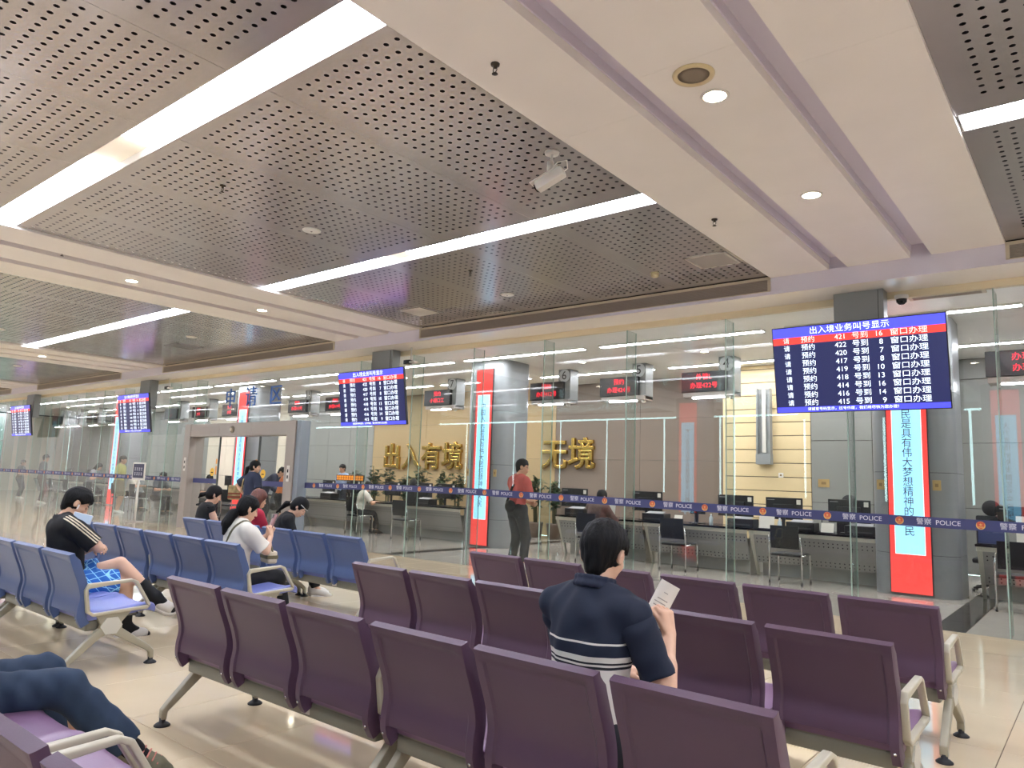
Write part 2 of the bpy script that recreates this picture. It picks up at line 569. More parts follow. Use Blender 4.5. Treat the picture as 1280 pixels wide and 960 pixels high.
# ================================================================= glass wall
wf = struct('wall_front')
def tape(x0, x1, y, parent):
    pass
jx = [2.23 - 1.56 * k for k in range(11)]          # 2.23 ... -13.37
jx[-1] = -13.52
pan = [(jx[k + 1], jx[k]) for k in range(10)] + [(2.23, XR)]
lx = [-18.42 - 1.42 * k for k in range(19)] + [XL]
pan += [(lx[k + 1], lx[k]) for k in range(19)]
for a, b in pan:
    MB().box((a + 0.004, YG - 0.006, 0.0), (b - 0.004, YG + 0.006, 3.80)).build('glass_pane', glass, wf)
for x in jx[:-1] + lx[:-1]:
    MB().box((x - 0.006, YG - 0.008, 0.0), (x + 0.006, YG + 0.008, 3.80)).build('joint_strip', joint_m, wf)
    MB().box((x - 0.006, YG + 0.010, 0.0), (x + 0.006, YG + 0.27, 3.80)).build('glass_fin', glass_fin, wf)
    MB().box((x - 0.007, YG + 0.27, 0.0), (x + 0.007, YG + 0.278, 3.80)).build('fin_edge', joint_m, wf)
for a, b in ((-16.0, -13.52), (-18.42, -16.0)):
    MB().box((a + 0.003, YG - 0.006, 2.6), (b - 0.003, YG + 0.006, 3.80)).build('glass_pane', glass, wf)

# sliding door
d1 = struct('door_1')
for a, b in ((-18.42, -18.12),):
    MB().bbox((a, 9.33, 0), (b, 9.72, 2.6), 0.006).build('jamb', alu, d1)
MB().bbox((-13.92, 9.33, 0), (-13.60, 9.58, 2.6), 0.006).build('jamb', alu, d1)
MB().bbox((-13.60, 9.36, 0), (-13.44, 9.60, 2.6), 0.006).build('jamb', alu_blue, d1)
for a, b in ((-18.12, -16.75), (-16.745, -15.33), (-15.325, -13.92)):
    MB().bbox((a, 9.34, 2.29), (b, 9.70, 2.6), 0.004).build('header_panel', alu, d1)
for a, b in ((-18.12, -16.95), (-15.2, -13.92)):
    lf = MB().box((a, 9.50, 0.0), (b, 9.512, 2.28)).build('door_leaf', glass, d1)
    e = (b if a < -17 else a)
    MB().box((e - 0.02, 9.49, 0.0), (e + 0.02, 9.522, 2.28)).build('leaf_edge', mat('leaf_edge', '3c4442', 0.4), lf)
    c = e + (-0.25 if a < -17 else 0.22)
    yel = mat('yellow_sticker', 'e0b23a', 0.5)
    mb = MB(); mb.lathe([(0.10, 9.494), (0.10, 9.498)], (c, 0, 1.42), 20, False, 'y'); mb.build('round_sticker', yel, lf)
    mb = MB(); mb.box((c - 0.05, 9.492, 1.395), (c + 0.05, 9.4935, 1.42)); mb.build('sticker_bar', mat('sticker_dark', '4a3a22', 0.6), lf)
    org = mat('orange_sticker', 'd98a2e', 0.5)
    MB().box((e - 0.11, 9.493, 1.36), (e - 0.05, 9.497, 1.56)).box((e - 0.11, 9.493, 1.62), (e - 0.05, 9.497, 1.74)).build('handle_sticker', org, lf)
for x, z in ((-18.27, 1.42), (-13.76, 1.28)):
    MB().box((x - 0.045, 9.322, z), (x + 0.045, 9.33, z + 0.34)).build('opening_plate', white_m, d1)
    MB().box((x - 0.02, 9.318, z + 0.06), (x + 0.02, 9.324, z + 0.13)).box((x - 0.02, 9.318, z + 0.19), (x + 0.02, 9.324, z + 0.26)).build('plate_mark', dark, d1)
s = thing('door_sensor', 'small round chrome motion sensor on the grey door header', 'sensor', (-16.15, 9.34, 2.44))
MB().lathe([(0.085, 0), (0.085, -0.02), (0.06, -0.05), (0.02, -0.065)], (0, 0, 0), 20, True, 'y').build('sensor_body', mat('sensor_grey', '8d867c', 0.3, metal=0.5), s)
MB().lathe([(0.05, -0.052), (0.035, -0.066)], (0, 0, 0), 16, True, 'y').build('lens', mat('sensor_lens', 'd8d2c4', 0.2), s)

# ================================================================= other walls of the waiting hall
wb = struct('wall_back')
slots = [-21.9, -19.2, -16.85, -14.7, -12.3, -10.2, -9.7, -7.4, -5.1, -2.9, -0.6, 1.7]
edges = [XL] + sorted(slots) + [XR]
for k in range(len(edges) - 1):
    a, b = edges[k] + (0.035 if k else 0), edges[k + 1] - (0.035 if k < len(edges) - 2 else 0)
    box('roller_blind', (a, YB - 0.03, 1.25), (b, YB, 3.86), blind_m, wb)
    box('blind_rail', (a, YB - 0.02, 1.22), (b, YB + 0.02, 1.26), alu, wb)
box('sill_wall', (XL, YB - 0.1, 0), (XR, YB, 1.24), in_grey, wb)
box('lintel', (XL, YB - 0.1, 3.93), (XR, YB, 4.46), paint, wb)
wr = struct('wall_right')
box('plaster', (XR, YB, 0), (XR + 0.1, YI, 4.46), paint, wr)
wl = struct('wall_left')
box('plaster', (XL - 0.1, YB, 0), (XL, YG, 4.46), paint, wl)
box('plaster', (XL - 0.1, 13.4, 0), (XL, YI, 4.46), in_wall, wl)
yy = [YG + (13.4 - YG) * k / 3 for k in range(4)]
for k in range(3):
    for z0, z1 in ((0, 2.6), (2.66, 4.4)):
        box('tinted_pane', (XL - 0.012, yy[k] + 0.03, z0), (XL, yy[k + 1] - 0.03, z1), glass_tint, wl)
for y in yy:
    box('mullion', (XL - 0.06, y - 0.03, 0), (XL + 0.04, y + 0.03, 4.46), alu, wl)
box('transom', (XL - 0.05, YG, 2.6), (XL + 0.03, 13.4, 2.66), alu, wl)

# ================================================================= service hall behind the glass
ci = struct('ceiling_inner')
x = XL
k = 0
while x < XR - 0.1:
    x1 = min(x + 3.3, XR)
    box('ceiling_board', (x + 0.002, 9.60, 4.15), (x1 - 0.002, 12.9, 4.17), in_ceil, ci)
    box('ceiling_board', (x + 0.002, 12.905, 4.15), (x1 - 0.002, YI, 4.17), in_ceil, ci)
    x = x1
wi = struct('wall_inner')
def panelled(x0, x1, y, m, pw, ph, z1=4.15, gap=0.010, name='wall_panel'):
    nx = max(1, round((x1 - x0) / pw)); z = 0.0; zs = [0]
    while z < z1 - 0.05:
        z = min(z + ph, z1); zs.append(z)
    w_ = (x1 - x0) / nx
    me = {}
    for j in range(len(zs) - 1):
        h = zs[j + 1] - zs[j]
        key = round(h, 3)
        if key not in me:
            g = gap / 2
            mb = MB().bbox((g, 0, g), (w_ - g, 0.03, h - g), 0.004)
            me[key] = mb.mesh(name); me[key].materials.append(m)
        for i in range(nx):
            o = link(name, me[key], None, wi); o.location = (x0 + i * w_, y, zs[j])
    box('wall_core', (x0, y + 0.03, 0), (x1, y + 0.1, z1 + 0.3), mat('wall_core', '4b463f', 0.8), wi)
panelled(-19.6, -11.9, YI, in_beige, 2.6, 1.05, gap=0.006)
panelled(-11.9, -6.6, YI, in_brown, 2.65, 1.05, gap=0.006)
panelled(-6.6, -4.72, 15.6, in_cream, 1.9, 0.29, gap=0.016, name='wall_board')
panelled(-4.72, -2.4, 15.6, in_grey, 1.16, 1.25)
panelled(-2.4, XR, YI, in_grey, 1.3, 1.25)
panelled(-24.6, -19.6, YI, in_grey, 1.25, 1.25)
panelled(-30.6, -24.6, YI, in_wall, 1.5, 1.25)
panelled(XL, -30.6, YI, in_grey, 1.6, 1.25)
box('wall_return', (-6.62, 15.62, 0), (-6.58, YI, 4.3), in_cream, wi)
box('wall_return', (-2.42, 15.62, 0), (-2.38, YI, 4.3), in_grey, wi)
# ================================================================= lamps and gadgets on the ceilings
def downlight(x, y, z, label, group, r=0.075):
    t = thing('downlight', label, 'light', (x, y, z), 0, group)
    MB().lathe([(r + 0.02, 0), (r + 0.018, -0.008), (r, -0.008), (r, 0.0)], n=20).build('trim_ring', white_m, t)
    MB().lathe([(r, -0.002), (r, -0.005)], n=20, smooth=False).build('lamp', down_lit, t)
    return t
bn = ['near', 'second', 'third', 'fourth', 'fifth']
for bi, (a, b) in enumerate(BEAMS):
    c = (a + b) / 2
    for yy_, wh in ((4.42, 'nearer the seats'), (6.50, 'nearer the glass wall'), (2.34, 'above the near seat rows')):
        downlight(c, yy_, 4.10, 'round lit downlight on the %s ceiling beam, the one %s' % (bn[bi], wh), 'downlights in the beams')
sp = thing('ceiling_speaker', 'round cream rimmed ceiling speaker beside a lit downlight in the near beam', 'speaker', (-1.93, 4.10, 4.10))
MB().lathe([(0.135, 0), (0.13, -0.012), (0.105, -0.014), (0.10, -0.004)], n=32).build('rim', mat('cream_rim', 'd0bd92', 0.35), sp)
MB().lathe([(0.103, -0.004), (0.06, -0.007), (0.01, -0.008)], n=32).build('mesh_cover', mat('speaker_mesh', '7f7261', 0.5, bump=0.4, bscale=300), sp)

met = mat('sprinkler_metal', '4a443c', 0.4, metal=0.8)
def sprinkler(x, y, z, label):
    t = thing('sprinkler', label, 'sprinkler', (x, y, z), 0, 'ceiling sprinklers')
    MB().lathe([(0.03, 0), (0.028, -0.012), (0.012, -0.014), (0.010, -0.03)], n=16).build('cup', met, t)
    MB().tube([(-0.012, 0, -0.02), (-0.016, 0, -0.045), (0, 0, -0.065)], 0.003, 6).tube([(0.012, 0, -0.02), (0.016, 0, -0.045), (0, 0, -0.065)], 0.003, 6).build('yoke', met, t)
    MB().lathe([(0.018, -0.065), (0.020, -0.07)], n=14).build('deflector', met, t)
sprinkler(-2.89, 3.26, 4.10, 'dark sprinkler head on the near beam, nearer the camera edge of the board')
sprinkler(-2.88, 6.60, 4.10, 'dark sprinkler head on the near beam, the one towards the glass wall')
sprinkler(-10.19, 3.35, 4.17, 'small dark sprinkler beside a groove of the second ceiling beam')
sprinkler(-6.33, 3.35, 4.13, 'small sprinkler on the perforated ceiling between the strip lights')
sprinkler(-6.23, 6.71, 4.13, 'small sprinkler on the perforated ceiling near the round plate')
def plate(x, y, label, r=0.10):
    t = thing('ceiling_plate', label, 'plate', (x, y, ZP), 0, 'round white ceiling plates')
    MB().lathe([(r, 0), (r, -0.008), (r * 0.8, -0.014), (0.01, -0.015)], n=28).build('cover', white_m, t)
    MB().lathe([(0.012, -0.015), (0.010, -0.02)], n=10).build('sensor_tip', mat('tip_grey', '8a8782', 0.5), t)
plate(-6.68, 4.60, 'round white plate in the middle of the perforated ceiling between the two strips')
plate(-6.59, 7.90, 'round white plate on the perforated ceiling near the air grille')
plate(-14.3, 7.2, 'round white plate on the perforated ceiling left of the second beam', 0.11)
plate(-17.2, 4.7, 'round white plate on the far perforated ceiling beyond the second beam', 0.11)
plate(-23.3, 6.9, 'round white plate on the perforated ceiling left of the third beam', 0.11)
sd = thing('smoke_detector', 'small cream smoke detector on the perforated ceiling near the square vent', 'detector', (-4.30, 8.04, ZP))
MB().lathe([(0.055, 0), (0.055, -0.02), (0.05, -0.022)], n=20).build('base', mat('cream_plastic', 'd2c49c', 0.4), sd)
MB().lathe([(0.05, -0.022), (0.048, -0.05), (0.03, -0.06), (0.01, -0.06)], n=20).build('chamber', MATS['cream_plastic'], sd)
def square_vent(x, y, s, m, label, z=ZP, d=None):
    d = d or s
    t = thing('square_vent', label, 'vent', (x, y, z))
    f = 0.03
    MB().box((-s/2, -d/2, -0.012), (s/2, -d/2 + f, 0)).box((-s/2, d/2 - f, -0.012), (s/2, d/2, 0)).box((-s/2, -d/2, -0.012), (-s/2 + f, d/2, 0)).box((s/2 - f, -d/2, -0.012), (s/2, d/2, 0)).build('frame', m, t)
    mb = MB()
    n = int(d / 0.035)
    for k in range(n):
        y0 = -d/2 + f + (d - 2*f) * k / n
        mb.box((-s/2 + f, y0, -0.010), (s/2 - f, y0 + 0.013, -0.002))
    tag(mb.build('louvres', m, t), kind='stuff')
    box('shade_sheet', (-s/2 + f, -d/2 + f, -0.0008), (s/2 - f, d/2 - f, -0.0003), dark, t)  # thin dark sheet painted as the shade between the louvres
vent_m = mat('vent_grey', 'c4bcb2', 0.45)
square_vent(-3.48, 7.92, 0.50, vent_m, 'square grey louvred vent in the perforated ceiling by the near beam')
t = thing('access_panel', 'square plain access panel in the perforated ceiling by the second beam', 'panel', (-8.50, 8.00, ZP))
MB().bbox((-0.27, -0.27, -0.012), (0.27, 0.27, 0), 0.004).build('flap', perf, t)
MB().box((-0.22, -0.22, -0.016), (0.22, 0.22, -0.012)).build('inner_plate', vent_m, t)
square_vent(-15.6, 7.7, 0.6, perf, 'square grey vent in the perforated ceiling left of the second beam')
wv = thing('inner_vent', 'pale louvred ceiling vent behind the glass right of the big screen', 'vent', (-1.55, 11.0, 4.15))
MB().box((-0.45, -0.14, -0.015), (0.45, 0.14, 0)).build('frame', frame_cream, wv)
mb = MB()
for k in range(8): mb.box((-0.40, -0.11 + k*0.028, -0.02), (0.40, -0.10 + k*0.028, -0.0151))
tag(mb.build('louvres', grille_m, wv), kind='stuff')

# ---- cameras
wcam = mat('camera_white', 'd8d4cc', 0.35)
bcam = mat('camera_black', '17171a', 0.25)
cc = thing('bullet_camera', 'white bullet security camera hanging from the perforated ceiling', 'camera', (-3.37, 4.54, ZP))
MB().lathe([(0.06, 0), (0.058, -0.018), (0.02, -0.022)], n=20).build('ceiling_mount', wcam, cc)
MB().tube([(0, 0, -0.02), (0, 0, -0.09), (-0.01, 0, -0.13)], [0.011, 0.011, 0.024], 12).tube([(-0.01, 0, -0.08), (-0.015, 0, -0.16)], 0.026, 12).build('arm', wcam, cc)
bd = MB(); bd.bbox((-0.14, -0.045, -0.045), (0.12, 0.045, 0.045), 0.02)
bd = bd.build('camera_body', wcam, cc, sharp=40)
bd.location = (0.0, 0.0, -0.225); bd.rotation_euler = (0.0, math.radians(-24), math.radians(12))
hood = MB().bbox((-0.17, -0.052, 0.040), (0.10, 0.052, 0.050), 0.004).build('hood', wcam, bd)
MB().lathe([(0.034, -0.150), (0.034, -0.141)], (0, 0, 0), 18, False, 'x').build('lens', bcam, bd)
mb = MB(); put_text(mb, 'IR', 0.022, (0.03, -0.0455, 0.012)); mb.build('mark', mat('mark_grey', '77777a', 0.5), bd) if False else None
MB().tube([(0.11, 0.0, -0.20), (0.16, 0.0, -0.18), (0.15, 0, -0.11), (0.06, 0, -0.10), (0.0, 0, -0.14)], 0.005, 6).build('cable', wcam, cc)
def dome(x, y, z, label):
    t = thing('dome_camera', label, 'camera', (x, y, z), 0, 'dome cameras')
    MB().lathe([(0.075, 0), (0.075, -0.03), (0.06, -0.045)], n=20).build('base', wcam, t)
    MB().lathe([(0.06, -0.045), (0.055, -0.08), (0.03, -0.105), (0.005, -0.11)], n=20).build('dome', bcam, t)
dome(-1.78, 9.40, 3.80, 'black dome camera under the cream header right of the big near screen')
def bullet(x, y, z, label):
    t = thing('bracket_camera', label, 'camera', (x, y, z), 0, 'bracket cameras by the far screens')
    MB().tube([(0, 0, 0.26), (0, 0, 0.02)], 0.012, 8).build('drop_pipe', wcam, t)
    MB().bbox((-0.16, -0.05, -0.05), (0.0, 0.05, 0.03), 0.012).build('camera_body', bcam, t)
    MB().bbox((0.0, -0.05, -0.04), (0.14, 0.05, 0.0), 0.008).build('wall_bracket', wcam, t)
bullet(-10.05, 9.3, 3.62, 'black and white camera on a drop pipe right of the second screen')
bullet(-19.45, 9.3, 3.62, 'black and white camera on a drop pipe right of the third screen')

# ================================================================= call screens
scr_navy = mat('screen_navy', '07071a', 0.25, emit=LED_E, ecol='24264c')
scr_blue = mat('screen_blue', '10103a', 0.25, emit=LED_E * 1.1, ecol='4a4cf2')
scr_red = mat('screen_red', '300808', 0.25, emit=LED_E * 1.1, ecol='f23c34')
scr_txt = mat('screen_text', 'ffffff', 0.5, emit=LED_E * 1.1, ecol='cfe2f6')
scr_pink = mat('screen_text_pink', 'ffffff', 0.5, emit=LED_E * 1.0, ecol='ffc0b4')
case_m = mat('screen_case', '141418', 0.3)
box_m = mat('grey_box_metal', '8b8d8c', 0.4, metal=0.2)
ROWS = [('421', '16'), ('422', '8'), ('420', '7'), ('417', '8'), ('419', '10'), ('418', '13'), ('414', '16'), ('416', '14'), ('415', '9')]
def make_screen(label):
    t = thing('call_screen', label, 'screen', (0, 0, 0), 0, 'queue call screens along the glass wall')
    W, H = 1.90, 1.06
    top = H / 2 - 0.012; bot = -H / 2 + 0.012; hh = top - bot; x0 = -W / 2 + 0.012; x1 = -x0; ww = x1 - x0
    Z = lambda f: top - f * hh
    X = lambda f: x0 + f * ww
    MB().bbox((-W/2, 0.0, -H/2), (W/2, 0.05, H/2), 0.006).build('case', case_m, t)
    MB().bbox((-W/2 + 0.2, 0.05, -H/2 + 0.15), (W/2 - 0.2, 0.09, H/2 - 0.15), 0.01).build('rear_housing', case_m, t)
    F = lambda a, b, y: [(x0, y, Z(b)), (x1, y, Z(b)), (x1, y, Z(a)), (x0, y, Z(a))]
    MB().add(F(0, 0.115, -0.001), [(0, 1, 2, 3)]).add(F(0.94, 1, -0.0012), [(0, 1, 2, 3)]).build('blue_band', scr_blue, t)
    MB().add(F(0.115, 0.197, -0.001), [(0, 1, 2, 3)]).build('red_band', scr_red, t)
    MB().add(F(0.197, 0.94, -0.001), [(0, 1, 2, 3)]).build('list_field', scr_navy, t)
    mb = MB(); red = MB()
    put_text(mb, '出入境业务叫号显示', 0.094, (X(0.47), -0.0025, Z(0.058)), sx=1.05)
    for k, (a, b) in enumerate(ROWS):
        z = Z(0.156 + 0.0925 * k)
        m = red if k == 0 else mb
        s = 0.083
        put_text(m, '请', s * 0.92, (X(0.085 + 0.001 * k), -0.002, z))
        put_text(m, '预约', s, (X(0.222), -0.002, z))
        put_text(m, a, s, (X(0.455), -0.002, z), align='RIGHT', sx=1.05)
        put_text(m, '号到', s, (X(0.535), -0.002, z), sx=1.1)
        put_text(m, b, s, (X(0.665), -0.002, z), align='RIGHT', sx=1.05)
        put_text(m, '窗口办理', s, (X(0.805), -0.002, z), sx=1.15)
    # the last line runs off the list field: it is cut where the footer begins
    cut = Z(0.94)
    nv = [(x, y, max(zz, cut) if zz > Z(0.99) and y > -0.0022 else zz) for x, y, zz in mb.v]
    mb.v = nv
    put_text(mb, '请留意号码显示，过号作废，我们将尽快为您办理！', 0.040, (X(0.47), -0.0035, Z(0.969)), sx=1.12)
    tag(mb.build('lettering', scr_txt, t), kind='stuff')
    tag(red.build('red_line_lettering', scr_pink, t), kind='stuff')
    MB().box((-0.06, 0.09, -0.05), (0.06, 0.20, 0.15)).box((-0.16, 0.085, -0.15), (0.16, 0.10, 0.3)).build('bracket', box_m, t)
    t.rotation_euler = (math.radians(8.5), 0, 0)
    return t
SX = [-2.22, -10.85, -20.85, -29.6]
sl = ['large near call screen hanging before the red banner column at the right', 'second call screen, left of the gold wall letters', 'third call screen along the glass wall, left of the sliding door', 'farthest call screen at the left end of the glass wall']
s0 = make_screen(sl[0]); s0.location = (SX[0], 9.06, 2.94)
for k in (1, 2, 3):
    c = dup(s0, label=sl[k]); c.location = (SX[k], 9.06, 2.94)
for k, (a, b) in enumerate(((-2.51, -1.95), (-11.15, -10.55), (-21.1, -20.44), (-29.94, -29.2))):
    t = thing('drop_box', 'grey metal box column hanging from the soffit behind the %s call screen' % ['large near', 'second', 'third', 'farthest'][k], 'box', ((a + b) / 2, 9.38, 3.885), 0, 'grey drop boxes behind the screens')
    hw = (b - a) / 2
    MB().bbox((-hw, -0.1, -0.80), (hw, 0.1, 0), 0.004).build('casing', box_m, t)
    MB().box((hw - 0.06, -0.104, -0.79), (hw - 0.055, -0.1, -0.01)).build('seam', dark, t)

# ================================================================= banner columns
stone = mat('column_panel', '7f8284', 0.32, noise=0.04, nscale=2)
ban_red = mat('banner_red', '4a0c0c', 0.35, emit=0.85, ecol='f0443f')
ban_cyan = mat('banner_cyan', '8fb8c8', 0.35, emit=1.05, ecol='80bee6')
ban_line = mat('banner_line', 'ffffff', 0.35, emit=0.9, ecol='eef4ff')
ban_red3 = mat('banner_red_bright', '4a0c0c', 0.35, emit=2.4, ecol='f0443f')
ban_cyan3 = mat('banner_cyan_bright', '8fb8c8', 0.35, emit=3.4, ecol='78c2e8')
ban_ink = mat('banner_ink', '2c1834', 0.6)
def rrect(x0, x1, y0, y1, r, n=6):
    P = []
    for cx, cy, a0 in ((x1 - r, y1 - r, 0), (x0 + r, y1 - r, 90), (x0 + r, y0 + r, 180), (x1 - r, y0 + r, 270)):
        for k in range(n + 1):
            a = math.radians(a0 + 90 * k / n)
            P.append((cx + r * math.cos(a), cy + r * math.sin(a)))
    return P
def banner_column(cx, y, words, w, clab, blab, hw=0.57, shift=0.0, depth=1.05):
    t = thing('column', clab, 'column', (cx, y, 0), 0, 'panelled columns with banner screens')
    P = rrect(-hw, hw, 0, depth, 0.26)
    for z0, z1 in ((0.0, 0.60), (0.607, 1.80), (1.807, 3.0), (3.007, 4.15)):
        mb = MB(); mb.smooth = True; mb.prism(P, z1 - z0, 'z', z0)
        mb.build('cladding', stone, t, sharp=30)
    MB().prism(rrect(-hw + .012, hw - .012, 0.012, depth - .012, 0.25), 4.1, 'z', 0.01).build('core', dark, t)
    b = thing('banner_screen', blab, 'banner', (cx + shift, y - 0.035, 0), 0, 'red and pale blue banner screens on the columns')
    MB().box((-w/2 - 0.012, 0.0, 0.03), (w/2 + 0.012, 0.033, 3.95)).build('housing', mat('banner_housing', '3d3134', 0.5), b)
    MB().box((-w/2, -0.004, 0.04), (w/2, 0.0, 3.94)).build('red_field', ban_red, b)
    iw = w * 0.70
    MB().box((-iw/2 - 0.012, -0.0055, 0.598), (iw/2 + 0.012, -0.004, 3.362)).build('white_line', ban_line, b)
    MB().box((-iw/2 - 0.004, -0.0058, 0.606), (iw/2 + 0.004, -0.004, 3.354)).build('dark_line', mat('banner_rule', '6a5a9a', 0.5, emit=0.3), b)
    MB().box((-iw/2, -0.007, 0.61), (iw/2, -0.004, 3.35)).build('blue_field', ban_cyan, b)
    mb = MB()
    n = len(words)
    for k, ch in enumerate(words):
        put_text(mb, ch, 0.155, (0, -0.008, 3.10 - k * (2.17 / (n - 1))), sx=0.92)
    tag(mb.build('lettering', ban_ink, b), kind='stuff')
    return t, b
banner_column(-2.28, 12.30, '中国人民是具有伟大梦想精神的人民', 0.54, 'grey panelled column behind the large near call screen', 'red and pale blue banner under the large near call screen', shift=-0.04)
banner_column(-10.86, 12.35, '中国人民是具有伟大团结精神的人民', 0.48, 'grey panelled column between gold wall letters and the man in the red shirt', 'red and pale blue banner between the two groups of gold letters', shift=0.02)
banner_column(-20.80, 12.35, '中国人民是具有伟大创造精神的人民', 0.54, 'grey panelled column seen through the sliding door', 'narrow red and pale blue banner seen through the sliding door', shift=0.03)
banner_column(-29.60, 12.35, '中国人民是具有伟大奋斗精神的人民', 0.54, 'grey panelled column left of the third call screen', 'pale blue banner beside the third call screen at the left')
banner_column(-38.2, 12.35, '', 0.54, 'grey panelled column at the far left end', 'pale blue banner at the far left end') if False else None
# columns at the entrance side, seen only as reflections in the glass
for cx, lb in ((-1.75, 'column behind the camera on the right, mirrored in the glass'), (-9.6, 'column behind the seats on the left, mirrored in the glass')):
    t, b = banner_column(cx, -0.0, '大力发扬创新发展拓荒牛的精神', 0.56, 'grey ' + lb, 'banner on the ' + lb, hw=0.5, depth=0.9)
    t.location.y = -1.9; b.location.y = -0.965; b.rotation_euler.z = PI
    for o_ in b.children:          # these face the glass; emission raised to make their reflections show
        for a_, z_ in ((ban_red, ban_red3), (ban_cyan, ban_cyan3)):
            if a_.name in o_.data.materials: o_.data.materials[0] = z_

# ================================================================= counter number signs
led_case = mat('led_case', '0d0d10', 0.3)
led_red = mat('led_red', '400008', 0.5, emit=1.6, ecol='ff2038')
disc_m = mat('sign_disc', 'cfd3d6', 0.35)
ink = mat('sign_ink', '0c0d10', 0.5)
def counter_sign(x, label, num=None, l1='预约', l2='办理421号', w=0.95):
    t = thing('counter_sign', label, 'sign', (x, 14.2, 4.15), 0, 'hanging counter number signs')
    MB().bbox((-0.34, 0.0, -0.80), (0, 0.34, 0), 0.006).build('post_box', box_m, t)
    MB().bbox((-1.10, -0.06, -0.82), (0.0, 0.34, -0.72), 0.006).build('base_slab', alu, t)
    MB().box((-0.92, 0.0, -0.84), (-0.25, 0.08, -0.82)).build('lamp_tube', strip_in, t)
    MB().bbox((-1.12, -0.10, -0.72), (-0.14, -0.005, -0.30), 0.008).build('led_case', led_case, t)
    mb = MB()
    if l1: put_text(mb, l1, 0.14, (-0.62, -0.1035, -0.415)); put_text(mb, l2, 0.135, (-0.62, -0.1035, -0.595))
    if l1: tag(mb.build('led_lettering', led_red, t), kind='stuff')
    MB().lathe([(0.15, -0.012), (0.155, 0.0)], (-0.17, -0.002, -0.155), 28, False, 'y').build('number_disc', disc_m, t)
    if num:
        mb = MB(); put_text(mb, num, 0.29, (-0.17, -0.016, -0.155)); mb.build('number', ink, t)
    MB().lathe([(0.05, -0.82), (0.045, -0.86), (0.02, -0.88)], (-0.1, 0.1, 0), 14).build('dome_camera', wcam, t)
    return t
counter_sign(-5.77, 'hanging sign with a 4 and red LED board, nearest the cream board wall', '4', '外管L', '办理422号')
counter_sign(-7.79, 'hanging sign with a 5 and red LED board, over the empty visitor chair', '5', '预约', '办理424号')
counter_sign(-9.80, 'hanging sign with a 6 and red LED board, just right of the banner column', '6', '预约', '办理412号')
counter_sign(-13.50, 'hanging sign with a 7 and red LED board, above the gold characters', '7', '预约', '小理口工')
counter_sign(-17.95, 'hanging counter sign right above the sliding door jamb with a red LED board', None, '预约', '办理419号')
counter_sign(-19.95, 'hanging sign with an 11 and red LED board, above the right door jamb', '11', '预约', '办理413号')
for x, lb in ((-24.1, 'hanging counter sign above the middle of the sliding door'), (-26.3, 'hanging counter sign above the left jamb of the sliding door')):
    counter_sign(x, lb, None, '预约', '办理')
for x, lb in ((-28.5, 'dark counter sign just left of the sliding door'), (-34.1, 'dark counter sign at the right behind the third call screen'), (-36.2, 'dark counter sign in the middle of the far left row'), (-38.3, 'dark counter sign second from the far left end'), (-40.4, 'dark counter sign nearest the far left end')):
    counter_sign(x, lb, None, None, None)
counter_sign(-0.35, 'hanging counter sign at the right edge of the photo behind glass', None, '办理', '办理')

# ================================================================= lights of the service hall
ORD = ['first', 'second', 'third', 'fourth', 'fifth', 'sixth', 'seventh', 'eighth', 'ninth', 'tenth', 'eleventh', 'twelfth', 'thirteenth', 'fourteenth', 'fifteenth']
for y0 in (12.05, 14.95):
    for k in range(12):
        x0 = -40 + k * 3.6
        t = thing('inner_strip_light', 'white strip light behind the glass, %s row, %s from the left' % ('front' if y0 < 13 else 'rear', ORD[k]), 'light', (x0 + 1.6, y0, 4.15), 0, 'strip lights behind the glass, %s row' % ('front' if y0 < 13 else 'rear'))
        MB().box((-1.62, -0.08, -0.03), (1.62, 0.08, 0)).build('housing', white_m, t)
        MB().box((-1.6, -0.06, -0.034), (1.6, 0.06, -0.03)).build('diffuser', strip_in, t)
for k in range(14):
    for y0 in (10.6, 13.5):
        downlight(-38 + k * 2.9, y0, 4.15, 'round downlight behind the glass, %s row, %s from the left' % ('front' if y0 < 12 else 'rear', ORD[k]), 'downlights behind the glass, %s row' % ('front' if y0 < 12 else 'rear'), 0.07)

